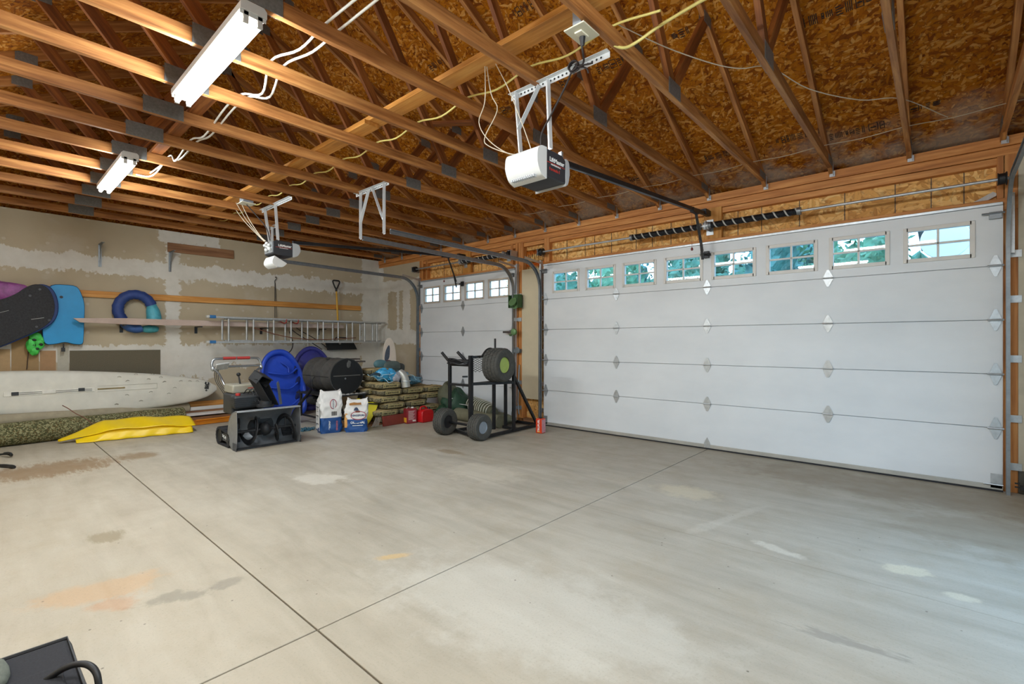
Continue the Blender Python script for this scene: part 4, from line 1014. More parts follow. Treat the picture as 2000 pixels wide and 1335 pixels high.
# windsurf board
ws = thing('sailboard', 'long off-white sailboard leaning on its edge against the left wall', 'sailboard', (WX + .25, -4.8, .3))
top = [(-6.2, .70), (-5.9, .86), (-5.526, .893), (-5.0, .878), (-4.54, .845), (-4.0, .79), (-3.5, .715), (-3.25, .64), (-3.12, .55)]
bot = [(-6.2, .50), (-5.9, .36), (-5.526, .335), (-5.0, .285), (-4.54, .265), (-4.0, .275), (-3.6, .315), (-3.28, .385), (-3.12, .48)]
def ws_surf(side):
    V = []; ns = 46; nc = 20
    tp = smooth_path([(a, b, 0) for a, b in top], 6); bt = smooth_path([(a, b, 0) for a, b in bot], 6); ns = len(tp)
    for i in range(ns):
        for j in range(nc):
            a = 2 * PI * j / nc; c = (tp[i].y + bt[i].y) / 2; h = (tp[i].y - bt[i].y) / 2; yy = (tp[i].x + bt[i].x) / 2
            tk = .06 * min(1, (h / .16)) if i < ns - 1 else .01
            ca, sa = math.cos(a), math.sin(a)
            zz = c + h * math.copysign(abs(sa) ** .8, sa); xx = math.copysign(abs(ca) ** .6, ca) * tk
            V.append((WX + .16 + xx + (.9 - zz) * .16, yy, zz))
    F = [(i * nc + j, i * nc + (j + 1) % nc, (i + 1) * nc + (j + 1) % nc, (i + 1) * nc + j) for i in range(ns - 1) for j in range(nc)]
    F += [tuple(range(nc)), tuple((ns - 1) * nc + j for j in range(nc))]
    return V, F
V, F_ = ws_surf(0)
MB().add(V, F_).build('hull', pm('d9d5c8', .5, 0, .10, 5, .1, 'stained_offwhite_hull'), ws, smooth=1)
wsx = lambda z: WX + .16 + .062 + (.9 - z) * .16
WP = lambda y, z, d=.0: (wsx(z) + d, y, z)
def wquad(mb, y0, y1, z0, z1, d=.004):
    mb.add([WP(y0, z0, -.02), WP(y1, z0, -.02), WP(y1, z1, -.02), WP(y0, z1, -.02), WP(y0, z0, d), WP(y1, z0, d), WP(y1, z1, d), WP(y0, z1, d)],
           [(3, 2, 1, 0), (4, 5, 6, 7), (0, 1, 5, 4), (1, 2, 6, 5), (2, 3, 7, 6), (3, 0, 4, 7)])
m = MB(); wquad(m, -5.50, -4.63, .575, .635); m.build('mast_track_tray', pm('e4e0d4', .5), ws, bevel=.004)
m = MB(); wquad(m, -5.42, -4.66, .612, .618, .009); wquad(m, -5.42, -4.66, .592, .598, .009); m.build('track_rails', pm('75736c', .5, .4), ws)
m = MB(); wquad(m, -5.43, -5.365, .585, .628, .016); wquad(m, -4.80, -4.735, .592, .635, .016); m.build('track_cleats', BLACKP, ws, bevel=.003)
m = MB(); wquad(m, -5.155, -5.02, .585, .63, .014); m.build('mast_foot', pm('dedad0', .5), ws, bevel=.006)
m = MB(); wquad(m, -4.60, -4.30, .60, .616, .006); m.build('daggerboard_slot', pm('8d7a4c', .6), ws)
m = MB(); 
for (y0, y1, z0, z1) in ((-4.60, -3.92, .57, .573), (-4.60, -3.92, .645, .648), (-3.923, -3.92, .57, .648)): wquad(m, y0, y1, z0, z1, .002)
m.build('slot_outline', pm('b5b0a2', .6), ws)
m = MB(); rr = random.Random(8)
for (y, z) in ((-4.36, .76), (-4.27, .70), (-4.02, .71), (-4.17, .79), (-3.97, .78), (-3.87, .73), (-3.83, .66), (-4.28, .50), (-4.0, .52), (-4.40, .38), (-4.12, .40), (-3.78, .48), (-3.70, .56), (-3.62, .66), (-3.5, .65), (-3.40, .645)):
    a = rr.uniform(-.6, .6); p = Vector(WP(y, z, .001))
    m.tube([p + Vector((0, -.022, -.008 * a)), p + Vector((.0, 0, .012)), p + Vector((0, .022, .006 * a))], .0035, 5)
m.build('footstrap_plugs', pm('9a968a', .7), ws)
Mx = frame(WP(-3.235, .575, .0), (0, .25, 1), (0, -1, .25))
Mx = frame((wsx(.55) - .013, -3.27, .545), (0, .12, 1), (0, -1, .12))
text_mesh('maker_lettering', '+BIC', .075, TXT_K, Mx, ws, .012, .002)
# carpet rolls
CAR = NT('speckled_green_carpet'); v = CAR.vor(CAR.co(), 75.0); sp_ = CAR.n.new('ShaderNodeSeparateColor'); CAR.l.new(v[1], sp_.inputs[0])
cc = CAR.ramp(sp_.outputs[0], [(0, C('55553a')), (.35, C('7d7a58')), (.6, C('9a9570')), (.85, C('6b5a3a')), (1, C('b5b080'))], 'CONSTANT'); CAR.bump(v[0], .5, .01)
CAR = CAR.done(cc, .95, None, .1)
def roll(name, label, p, q, r0, r1, mat, cat, squash=.9, spiral=True, seed=0, grp=None):
    p = Vector(p); q = Vector(q); t_ = thing(name, label, cat, tuple(p), grp)
    pts = [p.lerp(q, k / 10) for k in range(11)]; rad = [r0 + (r1 - r0) * k / 10 + .004 * math.sin(k * 1.7 + seed) for k in range(11)]
    m = MB().tube(pts, rad, 22)
    m.v = [(a, b, p.z + (c - p.z) * 1.0) for a, b, c in m.v]
    m.build('rolled_body', mat, t_, smooth=1)
    if spiral:
        d = (q - p).normalized(); a = d.cross(Vector((0, 0, 1))).normalized(); b = a.cross(d); sp = []
        for k in range(60):
            an = k * .35; rr = r1 * (.15 + .8 * k / 60); sp.append(q + d * .006 + (a * math.cos(an) + b * math.sin(an)) * rr)
        MB().tube(sp, .005, 5).build('spiral_edge', pm('4a4632', .9), t_, smooth=1)
    return t_
roll('carpet_roll', 'thick rolled carpet with speckled green pile at the wall foot', (-6.30, -6.3, .145), (-6.62, -3.62, .135), .145, .13, CAR, 'carpet roll')
BEI = pm('a59a82', .9, 0, .14, 10, .3, 'dusty_beige_underlay')
b2 = roll('underlay_roll', 'thin dusty beige roll lying on top of the speckled carpet roll', (-6.42, -6.3, .335), (-6.82, -3.50, .22), .065, .085, BEI, 'roll', seed=2)
b2 = None
cable('tie_string', 'thin reddish string knotted round the beige roll', [(-6.45, -4.98, .44), (-6.36, -4.93, .40), (-6.33, -4.86, .33), (-6.28, -4.78, .27), (-6.20, -4.72, .2)], .005, CAB_B, 'string')
# yellow raft cover folded on the floor
yc = thing('yellow_tarp', 'folded bright yellow vinyl tarp lying before the carpet rolls', 'tarp', (-6.1, -4.4, 0))
YV = pm('fad205', .4, 0, .07, 5, .1, 'bright_yellow_vinyl')
def yrow(k, n):
    t = k / n; y = -5.02 + 1.36 * t
    w = .20 * math.sin(PI * min(1, .12 + t * 1.05)) ** .5 + .02 if t < .9 else .16
    return y, w
def ysheet(u, v):
    y = -5.05 + 1.38 * u; x = -6.12 + .22 * u
    wid = .30 * (min(1, u * 2.6 + .02)) ** .6 * (1 if u < .93 else .9)
    xx = x - .22 * u * 0 + (v - .5) * wid * -1.0
    z = (.09 + .045 * math.sin(u * 3.1) + .008 * math.sin(u * 19 + v * 3)) * min(1, .3 + u * 2.2) + v * .10 * min(1, .2 + u * 2.5)
    return Vector((xx, y, z))
MB().grid(ysheet, 44, 10).build('top_fold', YV, yc, smooth=1, solid=.006)
def yside(u, v):
    y = -4.90 + 1.19 * u; x = -5.96 + .21 * u + .03 * v + .012 * math.sin(u * 31 + v * 4) * v
    z = (.09 + .045 * math.sin(u * 3.1)) * min(1, .4 + u * 2.2) * (1 - v) + .008
    return Vector((x - .05 * (1 - v), y, z))
MB().grid(yside, 60, 6).build('lower_fold', YV, yc, smooth=1, solid=.005)
MB().grid(lambda u, v: Vector((-5.955 + .15 * u, -4.55 + .85 * u, .06 + .03 * math.sin(u * 3) + .02 * v * math.sin(PI * u))), 20, 3).build('teal_lining', pm('4f8f86', .6), yc, smooth=1, solid=.01)
# lumber offcuts beyond the rolls
GL = 'boards stacked at the foot of the left wall'
def board(label, p, q, w, h, mat): 
    o = beam('board', p, q, w, h, mat, bevel=.002); tag(o, label, 'board', GL)
WHT = pm('dcdad6', .5, 0, .06, 8, 0, 'primed_white_trim')
OR = wood_mat('orange_pine', 'a5601c', 'cf8430', 'e3a04a', .55, .1)
board('orange pine board lowest and foremost in the pile behind the snowblower', (-6.38, -3.75, .03), (-6.42, -2.45, .03), .09, .05, OR)
board('orange pine board second from the front in the low pile', (-6.47, -3.7, .032), (-6.50, -2.2, .032), .075, .055, OR)
board('thin orange batten lying crooked on the foremost boards', (-6.40, -3.5, .068), (-6.47, -2.6, .068), .04, .02, OR)
board('brown weathered board behind the orange battens', (-6.58, -3.8, .05), (-6.60, -1.9, .05), .11, .09, WOOD_DIM)
board('white primed trim board lying flat in the pile', (-6.64, -3.9, .135), (-6.64, -1.9, .135), .16, .03, WHT)
board('second white trim strip propped against the wall', (-6.78, -3.9, .205), (-6.78, -1.9, .205), .03, .055, WHT)
board('pale pine board topmost against the wall', (-6.87, -3.8, .245), (-6.87, -2.0, .245), .05, .12, WOOD_LIGHT)
board('brown timber filling the pile beside the wall', (-6.83, -3.8, .09), (-6.83, -1.9, .09), .22, .17, WOOD_DIM)
# things at the very left edge
m = MB(); m.tube(smooth_path([(-5.75, -5.60, .015), (-5.62, -5.50, .03), (-5.54, -5.47, .02), (-5.50, -5.475, .045), (-5.56, -5.49, .05), (-5.63, -5.52, .04)], 4), .012, 6)
tag(m.build('bungee_strap', BLACKP, loc=(-5.6, -5.5, 0), smooth=1), 'short black strap end on the floor near the carpet roll', 'strap')
m = MB().tube(smooth_path([(-5.1, -5.62, .015), (-4.95, -5.52, .018), (-4.84, -5.475, .015)], 4), [.012, .014, .016, .018, .018, .018, .02, .02, .014], 8)
tag(m.build('rubber_handle', BLACKP, loc=(-5, -5.5, 0), smooth=1), 'black rubber grip lying by the brown floor stain', 'grip')
# ------------------------------------------------------------------ snowblower (faces +X)
sb = thing('snowblower', 'tracked two stage snowblower with grey auger housing and red grips', 'snowblower', (-4.4, -3.37, 0))
SG = pm('8d9094', .42, .35, .14, 12, .1, 'grey_auger_enamel'); SD = pm('2b2c2f', .5, .2, .3, 22, .3, 'sooty_black_steel')
yl_, yr_ = -3.735, -3.0
side = [(-3.99, .055), (-3.975, .22), (-3.985, .40), (-4.02, .455), (-4.16, .40), (-4.27, .27), (-4.285, .14), (-4.22, .04), (-4.10, .0), (-4.02, .005)]
for y in (yl_, yr_ - .004):
    MB().prism(outline(side, 3), 0, .004, frame((0, y + .004, 0), (1, 0, 0), (0, 0, 1))).build('housing_side', SG, sb, bevel=.0015)
# curved back sheet
cv = [(-3.985, .455), (-4.06, .452), (-4.16, .415), (-4.24, .34), (-4.275, .24), (-4.27, .14), (-4.22, .06), (-4.14, .02), (-4.05, .012)]
cs = smooth_path([(a, 0, b) for a, b in cv], 3)
m = MB(); m.grid(lambda u, v: Vector((cs[round(v * (len(cs) - 1))].x, yl_ + (yr_ - yl_) * u, cs[round(v * (len(cs) - 1))].z)), 2, len(cs))
m.build('housing_shell', SG, sb, smooth=1, solid=.004)
MB().box(-4.05, -3.975, yl_, yr_, .445, .46).build('housing_lip', pm('a7aaad', .4, .3, .08, 10), sb, bevel=.003)
MB().box(-4.07, -4.03, yl_ + .02, yr_ - .02, .004, .02).build('scraper_bar', SD, sb)
for y, s in ((yl_ - .008, -1), (yr_ + .004, 1)):
    MB().box(-4.10, -3.98, y, y + .006, .0, .09).build('skid_shoe', pm('55565a', .6, .3, .4, 30, .3), sb, bevel=.003)
m = MB().cyl((-4.12, -3.73, .20), (-4.12, -3.005, .20), .016, 12).blob((-4.12, -3.37, .20), .075, .065, .08, 14, 8, .05)
m.cyl((-4.3, -3.37, .20), (-4.12, -3.37, .20), .05, 14); m.build('gear_case', SD, sb, smooth=.8)
for s, (ya, yb) in ((1, (-3.70, -3.44)), (-1, (-3.30, -3.03))):
    V = []; n = 54
    for k in range(n + 1):
        a = s * 2 * PI * 1.35 * k / n; y = ya + (yb - ya) * k / n
        for r in (.105, .165): V.append((-4.12 + r * math.cos(a + .5), y, .20 + r * math.sin(a + .5)))
    MB().add(V, [(2 * k, 2 * k + 1, 2 * k + 3, 2 * k + 2) for k in range(n)]).build('auger_flight', SD, sb, smooth=1, solid=.006)
    m = MB()
    for k in range(4):
        a = s * 2 * PI * 1.35 * (k + .5) / 4 + .5; y = ya + (yb - ya) * (k + .5) / 4; m.bar((-4.12, y, .2), (-4.12 + .12 * math.cos(a), y, .2 + .12 * math.sin(a)), .025, .006)
    m.build('auger_spokes', SD, sb)
m = MB().lathe([(.14, -.02), (.15, .0), (.15, .02)], 24, Matrix.Translation((-4.275, -3.37, .22)) @ Euler((0, PI / 2, 0)).to_matrix().to_4x4()); m.build('impeller_housing', SD, sb, smooth=1)
m = MB()
for k in range(4): a = k * PI / 2 + .4; m.bar((-4.25, -3.37, .22), (-4.25, -3.37 + .13 * math.cos(a), .22 + .13 * math.sin(a)), .05, .01, (1, 0, 0))
m.build('impeller', SD, sb)
# chute
m = MB().lathe([(.085, .44), (.10, .45), (.10, .475), (.075, .48), (.07, .52)], 22, Matrix.Translation((-4.30, -3.30, 0))); m.build('chute_ring', SD, sb, smooth=.8)
CH = pm('2a2b2e', .55, .1, .2, 18, .15, 'dull_black_chute')
def chute_sec(t):
    c = Vector((-4.31 - .02 * t, -3.23 - .14 * t, .48 + .29 * t)); w = .075 + .025 * t; dp = .065 + .01 * t
    return c, w, dp
V = []; ns = 9
for i in range(ns):
    c, w, dp = chute_sec(i / (ns - 1))
    R_ = Euler((math.radians(-22), 0, math.radians(22))).to_matrix()
    for (a, b) in ((-dp, -w), (dp, -w), (dp, -w + .012), (-dp + .012, -w + .012), (-dp + .012, w - .012), (dp, w - .012), (dp, w), (-dp, w)): V.append(c + R_ @ Vector((a, b, 0)))
F_ = [(i * 8 + j, i * 8 + (j + 1) % 8, (i + 1) * 8 + (j + 1) % 8, (i + 1) * 8 + j) for i in range(ns - 1) for j in range(8)] + [tuple(range(8)), tuple((ns - 1) * 8 + j for j in range(8))]
MB().add(V, F_).build('discharge_chute', CH, sb, bevel=.003)
m = MB(); c = Vector((-4.33, -3.37, .765)); R_ = Euler((math.radians(-22), math.radians(28), math.radians(22))).to_matrix().to_4x4(); MM = Matrix.Translation(c) @ R_
m.box(-.075, .07, -.10, -.088, -.02, .10, MM).box(-.075, .07, .088, .10, -.02, .10, MM).box(-.075, -.063, -.10, .10, -.02, .10, MM).box(-.075, .085, -.10, .10, .092, .102, MM)
m.build('chute_deflector', CH, sb, bevel=.004)
m = MB(); m.prism([(0, 0), (.05, .0), (.05, .26), (.035, .30), (.0, .28)], 0, .006, frame((-4.27, -3.14, .46), (-.3, .45, 0), (.05, -.35, 1))); m.build('chute_bracket', pm('6a6d73', .5, .4), sb)
# engine
BGE = pm('a9a493', .5, .1, .08, 8, .05, 'putty_engine_shroud'); EG = pm('3c3e40', .55, .1, .12, 10, .1, 'charcoal_engine')
MB().box(-4.98, -4.66, -3.56, -3.22, .60, .715).build('fuel_shroud', BGE, sb, bevel=.02)
MB().box(-4.62, -4.46, -3.60, -3.30, .43, .585).build('engine_cover', EG, sb, bevel=.018)
MB().box(-4.95, -4.62, -3.58, -3.2, .34, .60).build('engine_block', EG, sb, bevel=.02)
m = MB()
for k in range(5): m.box(-4.605 + .0, -4.455, -3.605, -3.295, .455 + k * .024, .462 + k * .024)
m.build('cover_ribs', SD, sb)
MB().lathe([(0, -.03), (.045, -.03), (.05, 0), (.045, .025), (0, .03)], 16, Matrix.Translation((-4.6, -3.24, .44)) @ Euler((0, PI / 2, 0)).to_matrix().to_4x4()).build('muffler', GALV_D, sb, smooth=.7)
m = MB().cyl((-4.56, -3.53, .585), (-4.56, -3.53, .615), .028, 14); m.build('fuel_cap', pm('c23a34', .5, 0, .05, 6, 0, 'red_cap'), sb, bevel=.003)
m = MB()
for k in range(3): m.tube(smooth_path([(-4.6, -3.45 + .05 * k, .6), (-4.55, -3.42 + .05 * k, .66), (-4.5, -3.38 + .04 * k, .62), (-4.45, -3.36 + .04 * k, .5)], 4), .006, 6)
m.build('engine_hoses', BLACKP, sb, smooth=1)
MB().box(-4.6598, -4.6585, -3.38, -3.28, .660, .670).build('hood_decal', TXT_R, sb)
m = MB().tube([(-4.80, -3.42, .70), (-4.83, -3.43, .81)], [.012, .009], 8).blob((-4.835, -3.43, .835), .026, .026, .026, 12, 8); m.build('shift_lever', BLACKP, sb, smooth=1)
MB().box(-4.62, -4.3, -3.52, -3.22, .24, .40).build('belt_cover', EG, sb, bevel=.02)
m = MB(); rr = random.Random(5)
for k in range(7):
    y = -3.5 + .05 * k; m.tube(smooth_path([(-4.9 + .03 * k, y, .34), (-4.7, y - .02, .28 + rr.uniform(-.03, .03)), (-4.5, y + .02, .30), (-4.32, y, .33)], 3), .010, 6)
m.build('frame_rods', SD, sb, smooth=1)
# handles
CR = pm('a7aaac', .3, .85, .2, 20, .05, 'chromed_handle_tube'); RG = pm('b23a36', .6, 0, .08, 10, .1, 'red_foam_grip')
hx_ = -5.28
for y0, ya, s in ((-3.52, -3.60, -1), (-3.20, -2.985, 1)):
    pth = smooth_path([(-4.86, y0, .38), (-4.92, y0 - .01 * s, .55), (-5.02, y0 + .03 * s, .72), (-5.18, (y0 + ya) / 2, .84), (hx_, ya, .905)], 6)
    MB().tube(pth, .014, 10).build('handle_bar', CR, sb, smooth=1)
MB().tube(smooth_path([(hx_, -3.60, .89), (hx_ - .01, -3.61, .96), (hx_ - .02, -3.58, 1.02), (hx_ - .02, -3.50, 1.035), (hx_ - .02, -3.08, 1.035), (hx_ - .02, -3.01, 1.015), (hx_ - .01, -2.985, .95), (hx_, -2.985, .89)], 5), .0155, 10).build('loop_bar', CR, sb, smooth=1)
MB().cyl((hx_, -3.57, .925), (hx_, -2.99, .925), .015, 10).build('cross_bar', CR, sb, smooth=1)
for a, b in ((-3.47, -3.31), (-3.295, -3.13)): MB().cyl((hx_ - .02, a, 1.037), (hx_ - .02, b, 1.037), .021, 12).build('red_grip', RG, sb, smooth=1)
for y in (-3.60, -2.985): MB().blob((hx_, y, .90), .03, .026, .035, 10, 6, .1).build('pivot_clamp', GALV, sb, smooth=1)
MB().box(-.055, .055, -.085, .085, -.012, .012, Matrix.Translation((hx_ + .04, -3.50, .93)) @ Euler((.2, -.9, 0)).to_matrix().to_4x4()).build('control_plate', pm('c9c9c6', .4, .2, .2, 30), sb, bevel=.008)
m = MB()
for dy in (0, .02, .04): m.tube(smooth_path([(hx_ + .02, -3.58 + dy, .90), (-5.1, -3.62 + dy, .75), (-4.98, -3.57 + dy, .6), (-4.9, -3.53 + dy, .45)], 5), .004, 6)
m.tube(smooth_path([(hx_ + .02, -2.99, .90), (-5.1, -3.05, .72), (-4.98, -3.12, .62)], 5), .004, 6)
m.build('control_cables', BLACKP, sb, smooth=1)
# crawler tracks
def trk(y0, y1):
    path = []; 
    cx0, cx1, r0, r1 = -4.60, -4.31, .105, .085
    for k in range(13): a = PI / 2 + PI * k / 12; path.append((cx0 + r0 * math.cos(a), .108 + r0 * math.sin(a)))
    for k in range(13): a = -PI / 2 + PI * k / 12; path.append((cx1 + r1 * math.cos(a), .088 + r1 * math.sin(a)))
    out = outline(path, 2); M = frame((0, y1, 0), (1, 0, 0), (0, 0, 1))
    n = len(out); inner = [((a - (-4.46)) * .88 - 4.46, (b - .1) * .82 + .1) for a, b in out]
    V = [M @ Vector((a, b, z)) for z in (0, y1 - y0) for a, b in out + inner]; N = 2 * n; F = []
    for i in range(n):
        j = (i + 1) % n
        F += [(i, j, N + j, N + i), (n + j, n + i, N + n + i, N + n + j), (i, n + i, n + j, j), (N + j, N + n + j, N + n + i, N + i)]
    o = MB().add(V, F).build('rubber_track', RUBBER, sb, smooth=.6)
    m = MB()
    for i in range(0, n, 3):
        a, b = out[i]; a2, b2 = out[(i + 1) % n]; m.bar(M @ Vector((a, b, 0)), M @ Vector((a, b, y1 - y0)), .016, .014)
    m.build('track_lugs', RUBBER, o, bevel=.002)
    MB().box(-4.60, -4.33, y0 + .02, y1 - .02, .05, .15).build('track_frame', pm('55575a', .5, .3), sb, bevel=.01)
    for x, z, r in ((cx0, .108, .08), (cx1, .088, .06)): MB().cyl((x, y0 + .01, z), (x, y1 - .01, z), r, 18).build('drive_wheel', SD, sb, smooth=.7)
trk(-3.735, -3.62); trk(-3.12, -3.005)
text_mesh('track_lettering', 'TRAC-PLUS', .048, TXT_W, frame((-4.45, -3.7165, .105), (1, 0, -.15), (.15, 0, 1)), sb, .001, .001)

# ------------------------------------------------------------------ sleds
def sled(name, label, cat, O, tiltx, mat, holes_=True, xb=-6.42, depth=.05):
    root = thing(name, label, cat, (xb + .1, sum(a for a, b in O) / len(O), 0))
    ol = outline(O, 4); n = len(ol); cy = sum(a for a, b in ol) / n; cz = sum(b for a, b in ol) / n
    rings = [(1.0, -.02), (1.0, .015), (.97, .03), (.90, .028), (.86, .0), (.82, -depth), (.55, -depth * 1.15), (.25, -depth * 1.2)]
    V = []
    for k, (s, d) in enumerate(rings):
        for (a, b) in ol:
            y = cy + (a - cy) * s; z = cz + (b - cz) * (s if s > .8 else s * 1.06)
            rip = (.012 * math.sin((z - .1) * 17) if s < .84 else 0)
            V.append((xb + d + rip + (1.2 - z) * tiltx, y, z))
    F = [(k * n + i, k * n + (i + 1) % n, (k + 1) * n + (i + 1) % n, (k + 1) * n + i) for k in range(len(rings) - 1) for i in range(n)] + [tuple((len(rings) - 1) * n + i for i in range(n))]
    MB().add(V, F).build('sled_shell', mat, root, smooth=1, solid=.006)
    return root
BL = pm('2a50c8', .42, 0, .10, 6, .05, 'royal_blue_plastic'); PU = pm('3b3a84', .4, 0, .22, 5, .05, 'purple_plastic')
O1 = [(-2.55, .04), (-2.60, .25), (-2.61, .55), (-2.60, .82), (-2.53, 1.0), (-2.40, 1.11), (-2.22, 1.13), (-2.08, 1.04), (-1.97, .86), (-1.90, .62), (-1.88, .3), (-1.92, .06), (-2.1, .01), (-2.4, .01)]
s1_ = sled('toboggan', 'royal blue plastic toboggan standing upright against the wall', 'sled', O1, .18, BL, xb=-6.38)
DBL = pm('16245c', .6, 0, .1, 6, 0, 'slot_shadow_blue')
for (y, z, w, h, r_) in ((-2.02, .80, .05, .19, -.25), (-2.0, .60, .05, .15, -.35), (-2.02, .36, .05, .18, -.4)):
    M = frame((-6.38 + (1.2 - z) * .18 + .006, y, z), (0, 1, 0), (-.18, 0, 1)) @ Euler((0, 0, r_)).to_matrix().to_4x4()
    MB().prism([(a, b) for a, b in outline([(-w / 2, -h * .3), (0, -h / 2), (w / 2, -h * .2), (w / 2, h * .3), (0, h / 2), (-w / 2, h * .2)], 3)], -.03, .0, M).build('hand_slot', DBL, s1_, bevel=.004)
for z in (.72, .48, .2):
    MB().tube(smooth_path([(-6.40 + (1.2 - z) * .18, -2.48, z + .03), (-6.36 + (1.2 - z) * .18, -2.3, z), (-6.36 + (1.2 - z) * .18, -2.15, z - .01), (-6.37 + (1.2 - z) * .18, -2.02, z + .08)], 5), .016, 8).build('moulded_ridge', BL, s1_, smooth=1)
MB().tube(smooth_path([(-6.36 + .05, -2.28, .92), (-6.34 + .07, -2.18, .84), (-6.34 + .1, -2.17, .74)], 5), .012, 8).build('moulded_ridge', BL, s1_, smooth=1)
O2 = [(-1.92, .06), (-1.97, .4), (-1.95, .75), (-1.88, .98), (-1.74, 1.13), (-1.58, 1.18), (-1.42, 1.12), (-1.28, .95), (-1.22, .7), (-1.22, .35), (-1.3, .06), (-1.6, .02)]
sled('toboggan', 'dark purple plastic sled behind the barrel smoker and blue toboggan', 'sled', O2, .13, PU, xb=-6.66, depth=-.02)

# ------------------------------------------------------------------ barrel smoker on a cart
gr = thing('barrel_smoker', 'black steel drum smoker on a wheeled stand by the charcoal bags', 'smoker', (-5.1, -2.0, 0))
DR = pm('4a4947', .6, .2, .30, 14, .2, 'sooty_drum_paint'); DK = pm('161617', .5, .1, .3, 10, .2, 'black_drum_end')
gx0, gx1, gy, gz, grr = -5.55, -4.66, -1.985, .745, .268
MX = lambda x: Matrix.Translation((x, gy, gz)) @ Euler((0, PI / 2, 0)).to_matrix().to_4x4()
prof = [(grr - .03, .0), (grr + .003, .0), (grr + .005, .012), (grr, .02), (grr, .285), (grr + .005, .295), (grr, .305), (grr, .585), (grr + .005, .595), (grr, .605), (grr, .87), (grr + .005, .88), (grr + .003, .89), (grr - .002, .89)]
MB().lathe(prof, 40, MX(gx0)).build('drum_body', DR, gr, smooth=.7)
MB().cyl((gx1 - .01, gy, gz), (gx1 + .004, gy, gz), grr - .008, 40).build('drum_end', DK, gr, smooth=.6)
m = MB().box(gx1 + .002, gx1 + .010, gy - .22, gy + .22, gz + .002, gz + .014); m.build('end_seam', pm('6d6a66', .6, .3), gr)
m = MB().cyl((gx1 + .002, gy - .03, gz - .035), (gx1 + .012, gy - .03, gz - .035), .014, 12); m.build('rivet', GALV_D, gr)
MB().blob((gx1 + .004, gy + .03, gz + .18), .004, .035, .05, 12, 8, .3, 3).build('rust_patch', pm('5b5a58', .8), gr)
m = MB().box(gx0 + .03, gx1 - .06, gy - .272, gy - .262, gz - .01, gz - .002); m.build('lid_seam', BLACKP, gr)
m = MB().tube(smooth_path([(-5.13, gy - .28, gz - .02), (-5.13, gy - .31, gz - .06), (-5.13, gy - .31, gz - .19), (-5.13, gy - .26, gz - .22)], 4), .008, 8); m.build('lid_handle', STEEL_D, gr, smooth=1)
m = MB().cyl((-5.05, gy - .1, gz + .25), (-5.05, gy - .1, gz + .262), .03, 12); m.build('vent_cap', STEEL_D, gr)
m = MB().box(-4.86, -4.72, gy + .10, gy + .26, gz + .24, gz + .262).box(-4.80, -4.70, gy + .22, gy + .34, gz + .20, gz + .222); m.build('hinge_plate', pm('5a4f49', .7, .3, .2), gr, bevel=.002)
m = MB().box(-5.62, -4.53, gy - .34, gy + .27, .455, .472); m.build('tray', pm('2c2c2e', .6, .2, .3, 12, .2), gr, bevel=.004)
for (x, y) in ((-5.50, -2.30), (-4.57, -2.30), (-4.57, -1.75), (-5.50, -1.75)):
    MB().bar((x, y, .06 if x > -5 or y > -2 else .10), (x, y, .458), .03, .03).build('leg', STEEL_D, gr)
m = MB()
for a, b in (((-5.5, -2.30, .12), (-4.57, -2.30, .12)), ((-5.5, -1.75, .12), (-4.57, -1.75, .12)), ((-4.57, -2.30, .12), (-4.57, -1.75, .12))): m.bar(a, b, .022, .022)
m.build('lower_rails', STEEL_D, gr)
for k in range(2):
    x = -5.45; y = -2.40 if k == 0 else -1.68; MY = Matrix.Translation((x, y, .095)) @ Euler((PI / 2, 0, 0)).to_matrix().to_4x4()
    w_ = MB().lathe([(.055, -.022), (.085, -.024), (.095, -.012), (.095, .012), (.085, .024), (.055, .022)], 22, MY, ).build('cart_wheel', RUBBER, gr, smooth=.8)
    MB().lathe([(.0, -.016), (.056, -.016), (.056, .016), (0, .016)], 18, MY).build('wheel_hub', WHITEP, w_, smooth=.7)
m = MB()
for (x, y) in ((-4.57, -2.30), (-4.57, -1.75)): m.box(x - .02, x + .02, y - .02, y + .02, 0, .06)
m.build('foot_pads', STEEL_D, gr)
MB().tube([(-4.55, -2.76, .40), (-4.97, -2.42, .51), (-5.1, -2.34, .53)], .021, 10).build('pull_handle', BLACKP, gr, smooth=1)
m = MB().blob((-5.15, -2.25, .37), .16, .10, .07, 14, 8, .2, 9); m.build('ash_box', SD, gr, smooth=.8)
m = MB(); rr = random.Random(3)
for k in range(6): m.blob((-4.57 + rr.uniform(-.03, .03), gy - .1 + .07 * k, .478), .03, .035, .012, 8, 5, .3, k)
m.build('ash_rags', pm('9c9994', .9), gr, smooth=.9)

